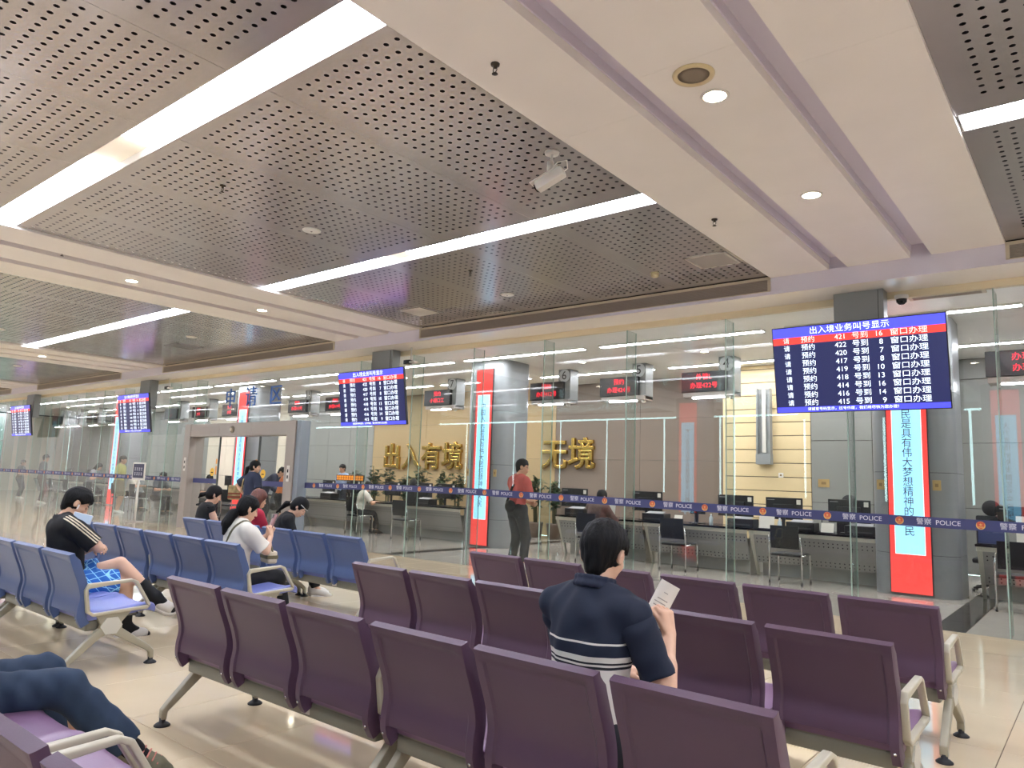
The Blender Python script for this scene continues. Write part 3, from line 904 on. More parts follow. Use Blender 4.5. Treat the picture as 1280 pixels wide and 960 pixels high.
# ================================================================= police tape on the glass
tape_m = mat('tape_navy', '3a3f6e', 0.5)
tape_w = mat('tape_white', 'd9d9e4', 0.5)
badge_r = mat('badge_red', 'c8583e', 0.45)
badge_g = mat('badge_gold', 'd9ae62', 0.4)
def tz(x):
    pts = [(-46, 1.17), (-18.4, 1.19), (-13.5, 1.21), (-10.6, 1.255), (-8.5, 1.255), (-4.5, 1.20), (-1, 1.165), (4.2, 1.15)]
    for (a, za), (b, zb) in zip(pts[:-1], pts[1:]):
        if a <= x <= b: return za + (zb - za) * (x - a) / (b - a)
    return 1.18
def police_tape(x0, x1, y, label, name='police_tape', e0=None):
    t = thing(name, label, 'tape', ((x0 + x1) / 2, y, 0), 0, 'navy police tape lengths on the glass')
    n = max(2, int((x1 - x0) / 0.8)); ox = (x0 + x1) / 2
    mb = MB()
    for k in range(n):
        a = x0 + (x1 - x0) * k / n; b = x0 + (x1 - x0) * (k + 1) / n
        vs = []
        for yy2 in (-0.0015, 0.0):
            vs += [(a - ox, yy2, tz(a) - 0.058), (b - ox, yy2, tz(b) - 0.058), (b - ox, yy2, tz(b) + 0.058), (a - ox, yy2, tz(a) + 0.058)]
        mb.add(vs, [(0, 1, 2, 3), (4, 7, 6, 5), (0, 4, 5, 1), (3, 2, 6, 7)])
    mb.build('strip', tape_m, t)
    lt = MB(); br = MB(); bgm = MB()
    k = math.ceil((-1.11 - x1) / 0.8)
    while True:
        x = -1.11 - 0.8 * k if e0 is None else e0 - 0.8 * k
        k += 1
        if x < x0 + 0.06: break
        if x > x1 - 0.06: continue
        z = tz(x)
        bgm.lathe([(0.045, -0.0030), (0.045, -0.0015)], (x - ox, 0, z), 12, False, 'y')
        br.add([(x - ox + px * 0.036, -0.0036, z + pz * 0.04) for px, pz in ((-1, .75), (-.45, .95), (0, 1.05), (.45, .95), (1, .75), (.95, -.1), (.6, -.65), (0, -1), (-.6, -.65), (-.95, -.1))], [tuple(range(10))])
        bgm.add([(x - ox + 0.017 * (1 if j % 2 == 0 else 0.45) * math.sin(j * PI / 5), -0.0042, z + 0.008 + 0.017 * (1 if j % 2 == 0 else 0.45) * math.cos(j * PI / 5)) for j in range(10)], [tuple(range(10))])
        bgm.box((x - ox - 0.022, -0.0042, z - 0.022), (x - ox + 0.022, -0.0036, z - 0.014))
        if x - 0.62 > x0:
            put_text(lt, '警察', 0.078, (x - ox - 0.55, -0.0022, tz(x - 0.55)))
            put_text(lt, 'POLICE', 0.074, (x - ox - 0.31, -0.0022, tz(x - 0.31)), sx=1.02)
    if lt.v: tag(lt.build('lettering', tape_w, t), kind='stuff')
    if br.v: tag(br.build('badges', badge_r, t), kind='stuff'); tag(bgm.build('badge_emblems', badge_g, t), kind='stuff')
    return t
police_tape(-13.46, XR - 0.02, 9.552, 'long navy police tape with white lettering, right of the sliding door')
police_tape(XL + 0.05, -18.44, 9.552, 'navy police tape on the glass left of the sliding door')
police_tape(-18.1, -16.97, 9.498, 'short navy police tape on the left sliding door leaf', e0=-17.05)
police_tape(-15.18, -13.95, 9.498, 'short navy police tape on the right sliding door leaf', e0=-14.05)

# blue letters over the door
blue_l = mat('letter_blue', '3a68b4', 0.4)
for ch, x, o in (('申', -16.70, 'first'), ('请', -15.78, 'middle'), ('区', -14.76, 'last')):
    mb = MB(); put_text(mb, ch, 0.50, (0, 0, 0), ext=0.012)
    tag(mb.build('blue_letter', blue_l), '%s of the three blue characters on the glass over the sliding door' % o, 'letter', 'blue characters over the door').location = (x, 9.53, 3.20)
# gold wall letters
gold = mat('polished_gold', 'cda95c', 0.24, metal=1.0)
for ch, x, z, o in (('出', -18.53, 2.06, 'first of the four gold wall characters left of the banner column'), ('入', -17.61, 2.06, 'second of the four gold wall characters left of the banner column'), ('有', -16.69, 2.08, 'third of the four gold wall characters left of the banner column'), ('境', -15.77, 2.09, 'gold wall character just left of the banner column, last of four'),
                ('无', -11.88, 2.17, 'gold wall character nearest the man in the red shirt'), ('境', -10.98, 2.19, 'gold wall character at the right end above the potted plants')):
    mb = MB(); put_text(mb, ch, 0.88, (0, 0, 0), ext=0.035, bevel=0.022)
    tag(mb.build('gold_letter', gold), o, 'letter', 'gold characters on the back wall').location = (x, YI - 0.058, z)

# small wall things
def wall_plate(x, y, z, w, h, m, label, name='wall_switch', cat='switch'):
    t = thing(name, label, cat, (x, y, z))
    MB().bbox((-w/2, -0.012, -h/2), (w/2, 0, h/2), 0.003).build('plate', m, t)
    MB().box((-w/5, -0.016, -h/6), (w/5, -0.012, h/6)).build('rocker', mat('rocker_tan', '8a6f45', 0.5), t)
brass = mat('plate_brass', 'b79a66', 0.35, metal=0.3)
wall_plate(-2.70, 12.296, 1.61, 0.11, 0.15, brass, 'brass switch plate on the near column left of its banner')
wall_plate(-1.95, 12.296, 1.62, 0.11, 0.15, brass, 'brass switch plate on the near column right of its banner')
wall_plate(-4.48, 15.60, 1.64, 0.22, 0.16, brass, 'brass switch plate on the grey wall above the desks')
wall_plate(-5.34, 15.60, 1.78, 0.10, 0.10, white_m, 'small white socket plate on the cream board wall')
wall_plate(-11.26, 12.346, 1.62, 0.09, 0.16, brass, 'brass switch plate left of the banner between the gold letters')
wall_plate(-10.46, 12.346, 1.62, 0.09, 0.16, brass, 'brass switch plate right of the banner between the gold letters')
wl_ = thing('wall_lamp', 'tall grey metal wall lamp box on the cream board wall', 'lamp', (-5.66, 15.6, 2.0))
MB().bbox((-0.16, -0.16, 0.0), (0.16, 0, 0.22), 0.005).build('foot_box', box_m, wl_)
MB().bbox((-0.15, -0.05, 0.22), (0.15, 0, 1.62), 0.005).build('back_plate', box_m, wl_)
MB().box((-0.15, -0.15, 0.22), (-0.12, -0.05, 1.62)).box((0.12, -0.15, 0.22), (0.15, -0.05, 1.62)).build('side_fin', box_m, wl_)
MB().box((-0.04, -0.09, 0.25), (0.04, -0.05, 1.6)).build('tube', mat('tube_white', 'cfcabf', 0.4), wl_)

# stand sign by the far glass
ss = thing('stand_sign', 'navy and white sign on a thin white post before the far glass', 'sign', (-20.55, 9.25, 0))
MB().lathe([(0.22, 0), (0.22, 0.012), (0.04, 0.03)], n=24).build('base', alu, ss)
MB().tube([(0, 0, 0.02), (0, 0, 1.14)], 0.028, 12).build('post', white_m, ss)
MB().bbox((-0.36, -0.03, 1.12), (0.36, 0.0, 1.60), 0.01).build('frame', white_m, ss)
MB().box((-0.31, -0.033, 1.18), (0.31, -0.03, 1.56)).build('panel', mat('sign_navy', '23264a', 0.4), ss)
mb = MB()
for r in range(2):
    for k in range(4):
        cx, cz = -0.19 + k * 0.125, 1.42 - r * 0.13
        mb.box((cx - 0.04, -0.0345, cz + 0.02), (cx + 0.04, -0.033, cz + 0.032)).box((cx - 0.006, -0.0345, cz - 0.045), (cx + 0.006, -0.033, cz + 0.045)).box((cx - 0.04, -0.0345, cz - 0.03), (cx + 0.04, -0.033, cz - 0.018))
mb.build('blurred_lines', tape_w, ss)
# ================================================================= counters
desk_grey = mat('desk_panel', '8f8d89', 0.38, metal=0.2)
desk_leg = mat('desk_leg', 'b9b4a4', 0.4)
desk_top = mat('desk_top', '141416', 0.15)
hole_m = mat('panel_hole', '0c0c0d', 0.9)
kick_m = mat('kick_panel', 'aaa79f', 0.35)
plast_b = mat('black_plastic', '121214', 0.35)
chrome = mat('chrome', 'c9c9c7', 0.18, metal=1.0)
paper = mat('paper', 'd9d4c8', 0.7)
def make_desk(label):
    t = thing('counter_desk', label, 'desk', (0, 0, 0), 0, 'service counter desks behind the glass')
    W = 2.03
    MB().bbox((0.0, 0.0, 0.765), (W, 0.85, 0.80), 0.004).build('worktop', desk_top, t)
    MB().box((0.01, 0.02, 0.70), (W - 0.01, 0.05, 0.763)).build('apron', desk_leg, t)
    # perforated front leaning back towards the floor, its holes painted on as small dark patches
    def P(x, s, o=0.0):           # s: 0 at the top edge, 1 at the lower edge
        return (x, 0.03 + 0.16 * s - o, 0.70 - 0.47 * s)
    mb = MB()
    mb.add([P(0.09, 0), P(W - 0.01, 0), P(W - 0.01, 1), P(0.09, 1), P(0.09, 0, -0.012), P(W - 0.01, 0, -0.012), P(W - 0.01, 1, -0.012), P(0.09, 1, -0.012)],
           [(0, 1, 2, 3), (7, 6, 5, 4), (0, 4, 5, 1), (3, 2, 6, 7), (0, 3, 7, 4), (1, 5, 6, 2)])
    mb.build('front_panel', desk_grey, t)
    mb = MB()
    for s in (0.14, 0.26, 0.80, 0.92):
        n = 26
        for k in range(n):
            x = 0.14 + (W - 0.2) * k / (n - 1)
            c = P(x, s, 0.0008); r = 0.011
            mb.add([(c[0] + r * math.cos(a), c[1] + 0.3 * r * -math.sin(a), c[2] + r * math.sin(a)) for a in [PI / 3 * j for j in range(6)]], [tuple(range(6))])
    tag(mb.build('panel_holes', hole_m, t), kind='stuff')
    for x in (0.02,):
        MB().add([(x, 0.0, 0.765), (x + 0.075, 0.0, 0.765), (x + 0.055, 0.34, 0), (x + 0.015, 0.34, 0), (x, 0.11, 0.765), (x + 0.075, 0.11, 0.765), (x + 0.055, 0.39, 0), (x + 0.015, 0.39, 0)],
                 [(0, 1, 2, 3), (7, 6, 5, 4), (0, 4, 5, 1), (1, 5, 6, 2), (2, 6, 7, 3), (3, 7, 4, 0)]).build('leg', desk_leg, t)
    MB().box((0.1, 0.45, 0.0), (W - 0.01, 0.47, 0.60)).build('kick_panel', kick_m, t)
    MB().box((W - 0.03, 0.2, 0), (W - 0.01, 0.83, 0.764)).build('side_panel', kick_m, t)
    return t
d0 = make_desk('first counter desk left of the near banner column')
d0.location = (-4.90, 12.60, 0)
dk = [(-6.95, 'second counter desk left of the near banner column, an empty black chair before it'), (-9.0, 'third counter desk, where the visitor in brown sits'),
      (-13.75, 'counter desk below the gold characters, left of the banner column'), (-15.8, 'counter desk where the visitor in a white shirt sits'), (-17.85, 'counter desk just right of the sliding door opening'),
      (-19.9, 'counter desk seen through the sliding door, right of the column'), (-23.6, 'counter desk seen through the sliding door, left of the column'), (-25.65, 'counter desk with an orange board left of the sliding door'), (-27.7, 'counter desk left of the sliding door, behind the stand sign'),
      (-32.4, 'counter desk below the third call screen'), (-34.45, 'counter desk at the left, behind the figure in yellow'), (-36.5, 'counter desk second from the far left end'), (-38.55, 'counter desk at the far left end'),
      (-1.55, 'counter desk right of the near banner column'), (0.5, 'counter desk at the right, mostly out of the photo')]
for x, lb in dk:
    dup(d0, (x, 12.60, 0), label=lb)

def monitor(x, y, label, w=0.62, rz=0.0, z=0.80, facing=0):
    t = thing('monitor', label, 'monitor', (x, y, z), rz, 'black monitors on the counters')
    h = w * 0.58
    MB().bbox((-w/2, 0.0, 0.17), (w/2, 0.025, 0.17 + h), 0.006).build('back_shell', plast_b, t)
    MB().bbox((-w*0.28, -0.035, 0.20), (w*0.28, 0.0, 0.13 + h * 0.8), 0.012).build('rear_bulge', plast_b, t)
    MB().box((-0.03, -0.03, 0.012), (0.03, -0.012, 0.26)).build('neck', plast_b, t)
    MB().bbox((-0.13, -0.10, 0.0), (0.13, 0.08, 0.014), 0.004).build('foot', plast_b, t)
    MB().box((w/2 - 0.10, -0.0015, 0.17 + h - 0.11), (w/2 - 0.03, 0.0, 0.17 + h - 0.03)).build('label_sticker', paper, t)
    MB().box((-w/2 + 0.03, -0.0015, 0.17 + h - 0.045), (-w/2 + 0.16, 0.0, 0.17 + h - 0.036)).build('mark', mat('mark_silver', '9b9b9b', 0.4), t)
    return t
def printer(x, y, label, w=0.46, z=0.80):
    t = thing('printer', label, 'printer', (x, y, z), 0, 'low black machines on the counters')
    MB().bbox((-w/2, -0.15, 0), (w/2, 0.15, 0.15), 0.012).build('body', plast_b, t)
    MB().box((-w/2 + 0.05, -0.153, 0.04), (w/2 - 0.05, -0.149, 0.06)).build('slot', mat('slot_grey', '3c3c3e', 0.5), t)
    MB().add([(-w/2 + 0.06, -0.10, 0.15), (w/2 - 0.06, -0.10, 0.15), (w/2 - 0.06, 0.05, 0.185), (-w/2 + 0.06, 0.05, 0.185), (-w/2 + 0.06, -0.10, 0.145), (w/2 - 0.06, -0.10, 0.145), (w/2 - 0.06, 0.05, 0.180), (-w/2 + 0.06, 0.05, 0.180)], [(0, 1, 2, 3), (7, 6, 5, 4), (0, 4, 5, 1), (1, 5, 6, 2), (2, 6, 7, 3), (3, 7, 4, 0)]).build('paper_tray', mat('tray_grey', '8f9090', 0.5), t)
def card_stand(x, y, w, h, label, m=None, z=0.80, rz=0):
    t = thing('card_stand', label, 'card', (x, y, z), rz, 'small upright cards on the counters')
    MB().add([(-w/2, 0, 0.01), (w/2, 0, 0.01), (w/2, 0.05, h), (-w/2, 0.05, h), (-w/2, 0.006, 0.01), (w/2, 0.006, 0.01), (w/2, 0.056, h), (-w/2, 0.056, h)], [(0, 1, 2, 3), (7, 6, 5, 4), (0, 4, 5, 1), (1, 5, 6, 2), (2, 6, 7, 3), (3, 7, 4, 0)]).build('sheet', m or paper, t)
    MB().box((-w/2, -0.03, 0), (w/2, 0.08, 0.012)).build('foot', plast_b, t)
    return t
def desk_camera(x, y, label):
    t = thing('desk_camera', label, 'camera', (x, y, 0.80), 0, 'desk cameras on stalks')
    MB().lathe([(0.06, 0), (0.055, 0.02), (0.012, 0.03), (0.010, 0.26)], n=14).build('stalk', plast_b, t)
    MB().lathe([(0.03, 0.26), (0.055, 0.28), (0.055, 0.31), (0.02, 0.33)], n=14).build('head', plast_b, t)
def bottle(x, y, label, m, h=0.24):
    t = thing('bottle', label, 'bottle', (x, y, 0.80))
    MB().lathe([(0.032, 0), (0.035, 0.01), (0.035, h * 0.65), (0.014, h * 0.85), (0.014, h * 0.92)], n=14).build('body', m, t)
    MB().lathe([(0.016, h * 0.92), (0.016, h)], n=12).build('cap', white_m, t)
monitor(-8.83, 13.05, 'black monitor on the third counter desk, in front of the potted plants', 0.66)
monitor(-7.10, 13.05, 'black monitor on the counter between the visitor in brown and the mirrored banner', 0.66)
monitor(-6.06, 13.1, 'small black monitor by the pale blue mirrored banner', 0.30)
monitor(-5.30, 13.05, 'black monitor with a label, second from the grey wall panels', 0.66)
monitor(-4.46, 13.15, 'black monitor before the cream board wall, nearest the grey panels', 0.64)
monitor(-3.36, 13.05, 'black monitor before the grey wall panels beside the near column', 0.66)
monitor(-0.98, 13.1, 'black monitor at the right edge behind the glass', 0.66)
monitor(-12.6, 13.05, 'black monitor left of the banner column under the gold characters', 0.62)
monitor(-13.4, 13.05, 'black monitor below the second and third gold characters', 0.62)
monitor(-14.6, 13.1, 'black monitor before the visitor in a white shirt', 0.60)
monitor(-16.2, 13.1, 'black monitor just right of the sliding door, under an orange board', 0.60)
for x, lb in ((-17.3, 'black monitor seen just right of the door jamb'), (-19.2, 'black monitor seen through the right door leaf'), (-22.6, 'black monitor seen through the left door leaf'), (-25.1, 'black monitor at the left of the orange board, left of the door'), (-27.2, 'black monitor behind the stand sign'), (-31.6, 'black monitor right of the seated woman at the left'), (-33.8, 'black monitor left of the seated woman at the far left'), (-35.9, 'black monitor farthest left')):
    monitor(x, 13.1, lb, 0.56)
printer(-8.55, 12.78, 'low black printer left of the visitor in brown')
printer(-6.75, 12.78, 'low black printer on the second desk from the grey wall panels, before a monitor')
printer(-5.05, 12.78, 'low black printer beside the slanted white desk leg')
printer(-3.10, 12.78, 'low black printer beside the near column')
printer(-4.05, 12.85, 'low black printer right of the white notice card')
printer(-13.0, 12.78, 'low black printer left of the banner column')
printer(-16.8, 12.78, 'low black printer by the sliding door')
card_stand(-4.62, 12.72, 0.26, 0.22, 'white notice card above the chair facing the cream wall')
card_stand(-3.62, 12.72, 0.20, 0.16, 'small white certificate card near the grey wall panels')
card_stand(-1.35, 12.72, 0.34, 0.24, 'dark blue notice card on the desk right of the near column', mat('card_blue', '2f3a66', 0.5))
card_stand(-0.95, 12.78, 0.22, 0.42, 'tall white paper holder at the right edge behind the glass')
card_stand(-7.75, 12.72, 0.22, 0.30, 'clear sheet holder right of the visitor in brown', mat('sheet_grey', 'b8b8b0', 0.4))
card_stand(-6.28, 12.72, 0.16, 0.14, 'small white card under the tape on the second desk')
desk_camera(-5.95, 12.75, 'black desk camera on a stalk by the pale blue mirrored banner')
desk_camera(-3.72, 12.80, 'black desk camera left of the monitor beside the near column')
bottle(-8.22, 12.75, 'white bottle on the desk beside the visitor in brown', white_m)
bottle(-5.62, 12.72, 'clear pale bottle beside the desk camera', mat('pale_bottle', 'b8c4c8', 0.2), 0.20)
bottle(-4.38, 12.70, 'pale bottle right of the white notice card', MATS['pale_bottle'], 0.20)
ob = mat('orange_board', '5a2c06', 0.4, emit=0.9, ecol='f0902a')
for x, lb in ((-16.5, 'orange lit board on the counter just right of the sliding door'), (-25.4, 'orange lit board on the counter left of the sliding door')):
    t = thing('lit_board', lb, 'board', (x, 13.2, 0.80), 0, 'orange lit boards on the counters')
    MB().box((-0.6, 0, 0.50), (0.6, 0.05, 0.66)).build('case', plast_b, t)
    MB().box((-0.03, 0.0, 0), (0.03, 0.04, 0.5)).build('post', plast_b, t)
    mb = MB()
    for k in range(11):
        c = -0.53 + k * 0.106
        mb.box((c - 0.04, -0.004, 0.53), (c + 0.04, 0, 0.555)).box((c - 0.04, -0.004, 0.60), (c + 0.04, 0, 0.625)).box((c - 0.012, -0.004, 0.53), (c + 0.012, 0, 0.64))
    mb.build('lit_marks', ob, t)
    MB().box((-0.58, -0.003, 0.515), (0.58, -0.001, 0.65)).build('amber_field', mat('amber_field', '5a3208', 0.5, emit=0.35, ecol='d07a20'), t)

# ---- visitor chairs
seat_b = mat('black_seat', '101012', 0.7)
def make_visitor_chair(label):
    t = thing('visitor_chair', label, 'chair', (0, 0, 0), 0, 'black visitor chairs at the counters')
    MB().bbox((-0.24, -0.22, 0.43), (0.24, 0.24, 0.475), 0.018).build('seat', seat_b, t, sharp=40)
    mb = MB()
    n = 8
    vs = []; fs = []
    for i in range(n + 1):
        s = i / n
        z = 0.55 + 0.36 * s; y = -0.235 - 0.05 * s - 0.02 * math.sin(s * PI)
        for yy3 in (0, 0.02):
            vs += [(-0.22, y + yy3, z), (0.22, y + yy3, z)]
    for i in range(n):
        a = i * 4
        fs += [(a, a + 1, a + 5, a + 4), (a + 2, a + 6, a + 7, a + 3), (a, a + 4, a + 6, a + 2), (a + 1, a + 3, a + 7, a + 5)]
    fs += [(0, 2, 3, 1), (n*4, n*4+1, n*4+3, n*4+2)]
    mb.add(vs, fs); mb.build('backrest', seat_b, t)
    for sx in (-1, 1):
        x = sx * 0.25
        MB().tube([(x, -0.235, 0.02), (x, -0.225, 0.43), (x, -0.24, 0.58), (x * 0.94, -0.275, 0.75)], 0.0125, 8).build('rear_leg', chrome, t)
        MB().tube([(x, 0.25, 0.02), (x, 0.235, 0.40), (x, 0.22, 0.455), (x, -0.21, 0.44)], 0.0125, 8).build('front_leg', chrome, t)
        for y in (-0.235, 0.25):
            MB().lathe([(0.018, 0), (0.018, 0.03)], (x, y, 0), 10).build('foot_cap', plast_b, t)
    return t
vc = make_visitor_chair('empty black visitor chair at the second desk, right of the navy polo man')
vc.location = (-6.06, 12.32, 0)
for x, y, lb in ((-4.06, 12.22, 'empty black visitor chair before the cream board wall, under the white notice card'), (-1.0, 11.95, 'black visitor chair at the right edge of the photo'),
                 (-13.15, 12.30, 'empty black visitor chair below the gold characters'), (-15.0, 12.38, 'black visitor chair under the visitor in a white shirt'),
                 (-7.68, 12.05, 'black visitor chair under the visitor in brown'), (-20.2, 11.9, 'black visitor chair seen through the right door leaf'),
                 (-23.0, 12.1, 'black visitor chair under the person seen in the left door leaf'), (-26.0, 11.2, 'black visitor chair under the grey seated person left of the door'), (-27.6, 11.0, 'black visitor chair behind the stand sign'),
                 (-29.9, 11.1, 'black visitor chair under the visitor in white at the left'), (-32.2, 11.4, 'black visitor chair under the dark haired woman at the far left'), (-24.9, 11.3, 'dark chair just left of the door jamb'), (-33.6, 11.6, 'black visitor chair left of the dark haired woman')):
    dup(vc, (x, y, 0), rz=math.radians(rng.uniform(-8, 8)), label=lb)
# office chair tops behind the desks
def office_chair(x, y, label):
    t = thing('office_chair', label, 'chair', (x, y, 0), 0, 'office chairs behind the counters')
    MB().bbox((-0.24, -0.24, 0.44), (0.24, 0.24, 0.52), 0.03).build('seat', seat_b, t, sharp=40)
    MB().bbox((-0.22, 0.20, 0.62), (0.22, 0.27, 1.18), 0.03).build('backrest', seat_b, t, sharp=40)
    MB().lathe([(0.02, -0.05), (0.12, -0.045), (0.13, 0.0), (0.12, 0.045), (0.02, 0.05)], (0, 0.24, 1.30), 20, True, 'y').build('headrest', seat_b, t)
    MB().tube([(0, 0.235, 0.5), (0, 0.26, 0.7), (0, 0.24, 1.25)], 0.025, 8).build('spine', plast_b, t)
    MB().tube([(0, 0, 0.08), (0, 0, 0.44)], 0.03, 10).build('column', chrome, t)
    for k in range(5):
        a = 2 * PI * k / 5
        MB().tube([(0, 0, 0.10), (0.30 * math.cos(a), 0.30 * math.sin(a), 0.055)], 0.018, 6).lathe([(0.028, 0), (0.028, 0.045)], (0.30 * math.cos(a), 0.30 * math.sin(a), 0), 8).build('base_arm', plast_b, t)
office_chair(-3.66, 14.0, 'black office chair behind the monitor beside the near column')
office_chair(-1.5, 14.0, 'black office chair behind the desk at the right')
office_chair(-14.9, 13.9, 'black office chair behind the desk of the visitor in white')

# ---- potted plants
leaf_m = mat('plant_leaf', '2c4423', 0.45, noise=0.35, nscale=6)
pot_m = mat('plant_pot', '5a4a3c', 0.5)
def plant(x, y, h, label, seed, spread=0.42):
    r = random.Random(seed)
    t = thing('potted_plant', label, 'plant', (x, y, 0), 0, 'potted plants along the back wall')
    MB().lathe([(0.16, 0), (0.21, 0.36), (0.22, 0.40), (0.19, 0.40), (0.18, 0.36)], n=18).build('pot', pot_m, t)
    mb = MB(); st = MB()
    for k in range(11):
        a = r.uniform(0, 2 * PI); q = r.uniform(0.05, spread * 0.55)
        top = Vector((q * math.cos(a), q * math.sin(a), h * r.uniform(0.72, 1.0)))
        st.tube([(0.04 * math.cos(a), 0.04 * math.sin(a), 0.36), (top.x * 0.5, top.y * 0.5, h * 0.55), top], [0.012, 0.009, 0.005], 5)
        for j in range(20):
            f = r.uniform(0.45, 1.0)
            base = Vector((top.x * f, top.y * f, 0.36 + (top.z - 0.36) * f))
            az = r.uniform(0, 2 * PI); el = r.uniform(-0.2, 0.9); L = r.uniform(0.13, 0.24); wd = L * 0.26
            d = Vector((math.cos(az) * math.cos(el), math.sin(az) * math.cos(el), math.sin(el)))
            sd = d.cross(Vector((0, 0, 1))).normalized() * wd
            dn = Vector((0, 0, -0.05))
            mb.add([base, base + d * L * 0.45 + sd, base + d * L + dn, base + d * L * 0.45 - sd], [(0, 1, 2), (0, 2, 3)])
    st.build('stems', mat('plant_stem', '4a4a2c', 0.7), t)
    tag(mb.build('foliage', leaf_m, t), kind='stuff')
pn = ['first', 'second', 'third', 'fourth', 'fifth', 'sixth', 'seventh']
for k in range(7):
    plant(-19.3 + k * 0.76, 15.75 + 0.1 * (k % 2), 1.62 + 0.10 * ((k * 5) % 3), '%s leafy potted plant from the left below the gold characters' % pn[k], 10 + k)
for k in range(3):
    plant(-12.5 + k * 0.62, 15.75, 1.50 + 0.08 * ((k * 2) % 3), '%s leafy potted plant from the left, right of the man in the red shirt' % pn[k], 40 + k)

# ================================================================= waiting benches
pur = mat('purple_shell', '513a4d', 0.42, noise=0.05, nscale=5, bump=0.06, bscale=260)
pur_s = mat('purple_seat', '7d5f7c', 0.38, noise=0.03, nscale=5, bump=0.05, bscale=260)
blu = mat('blue_shell', '485a82', 0.42, noise=0.05, nscale=5, bump=0.06, bscale=260)
blu_s = mat('blue_seat', '7079b4', 0.38, noise=0.03, nscale=5, bump=0.05, bscale=260)
frame_m = mat('bench_frame', 'a09a86', 0.42, metal=0.15)
arm_m = mat('bench_arm', 'b7b09a', 0.38, metal=0.1)
beam_m = mat('bench_beam', '7c7a6c', 0.45, metal=0.2)
rub = mat('rubber_foot', '141415', 0.6)
hexm = mat('hex_cap', 'c2bfb2', 0.35)
def spline(P, n):
    P = [np.array(p, float) for p in P]
    out = []
    Q = [2 * P[0] - P[1]] + P + [2 * P[-1] - P[-2]]
    for i in range(1, len(Q) - 2):
        for k in range(n):
            t = k / n
            out.append(0.5 * ((2 * Q[i]) + (-Q[i-1] + Q[i+1]) * t + (2*Q[i-1] - 5*Q[i] + 4*Q[i+1] - Q[i+2]) * t*t + (-Q[i-1] + 3*Q[i] - 3*Q[i+1] + Q[i+2]) * t**3))
    out.append(P[-1])
    return out
BACK = spline([(-0.035, 0.840), (0.000, 0.740), (0.048, 0.620), (0.068, 0.530), (0.058, 0.450), (0.062, 0.385), (0.095, 0.325)], 5)
def back_shell(w=0.545):
    """moulded backrest: recessed panel, raised rim, deep side flanges whose tails run down to the beam"""
    mb = MB()
    hw = w / 2
    xs_ = [-hw, -hw + 0.004, -hw + 0.040, -hw + 0.050, hw - 0.050, hw - 0.040, hw - 0.004, hw]
    rear = [0.0, 0.012, 0.013, 0.003, 0.003, 0.013, 0.012, 0.0]
    fr = [-0.048, -0.050, -0.046, -0.016, -0.016, -0.046, -0.050, -0.048]
    N = len(BACK); nx = len(xs_)
    T = []
    for i in range(N):
        a = BACK[max(i - 1, 0)]; b = BACK[min(i + 1, N - 1)]
        d = (b - a) / np.linalg.norm(b - a)
        T.append(np.array([d[1], -d[0]]))       # rearward normal in the (y, z) plane
    def pt(i, x, off):
        p = BACK[i] + T[i] * off
        return (x, p[0], p[1])
    vs = []
    last_mid = N - 8
    for i in range(N):
        k = 1.0
        top = i < 2
        for j in range(nx):
            r_ = rear[j]
            if top and 2 <= j <= 5: r_ = 0.013
            if i == 2 and 3 <= j <= 4: r_ = 0.003
            vs.append(pt(i, xs_[j], r_))
        for j in range(nx):
            f_ = fr[j]
            f_ = -0.026 if i < 2 else (f_ * 0.75 if i == 2 and j in (0, 1, 2, 5, 6, 7) else f_)
            vs.append(pt(i, xs_[j], f_))
    S = 2 * nx
    fs = []
    for i in range(N - 1):
        for j in range(nx - 1):
            if 2 <= j <= 4 and i >= last_mid: continue
            a = i * S + j
            fs.append((a, a + 1, a + 1 + S, a + S))
            b = a + nx
            fs.append((b, b + S, b + 1 + S, b + 1))
        for j in (0, nx - 1):
            a = i * S + j
            fs.append((a, a + S, a + S + nx, a + nx) if j == 0 else (a, a + nx, a + S + nx, a + S))
        if i >= last_mid:
            for j in (2, 5):
                a = i * S + j
                fs.append((a, a + S, a + S + nx, a + nx))
    for i in (0, N - 1):
        for j in range(nx - 1):
            if i == N - 1 and 2 <= j <= 4: continue
            a = i * S + j
            fs.append((a, a + nx, a + nx + 1, a + 1))
    for j in range(2, 5):
        a = last_mid * S + j
        fs.append((a, a + 1, a + nx + 1, a + nx))
    mb.add(vs, fs)
    return mb
SEATP = spline([(0.115, 0.400), (0.20, 0.402), (0.34, 0.410), (0.48, 0.428), (0.56, 0.432), (0.60, 0.415), (0.605, 0.395)], 4)
def seat_shell(w=0.545):
    mb = MB(); hw = w / 2
    xs_ = [-hw, -hw + 0.02, -hw * 0.55, 0, hw * 0.55, hw - 0.02, hw]
    dz = [0.010, 0.022, 0.004, 0.0, 0.004, 0.022, 0.010]
    vs = []; fs = []; nx = len(xs_); N = len(SEATP)
    for i, p in enumerate(SEATP):
        for j in range(nx): vs.append((xs_[j], p[0], p[1] + dz[j] * (1 if i < N - 4 else 0.3)))
    for i, p in enumerate(SEATP):
        for j in range(nx): vs.append((xs_[j] * 0.98, p[0] - (0.004 if i > N - 4 else 0), p[1] - 0.035 + 0.02 * (i > N - 4)))
    S = N * nx
    for i in range(N - 1):
        for j in range(nx - 1):
            a = i * nx + j
            fs.append((a, a + 1, a + 1 + nx, a + nx)); fs.append((S + a, S + a + nx, S + a + nx + 1, S + a + 1))
        for j in (0, nx - 1):
            a = i * nx + j
            fs.append((a, a + nx, S + a + nx, S + a))
    for i in (0, N - 1):
        for j in range(nx - 1):
            a = i * nx + j
            fs.append((a, a + 1, S + a + 1, S + a))
    mb.add(vs, fs)
    return mb
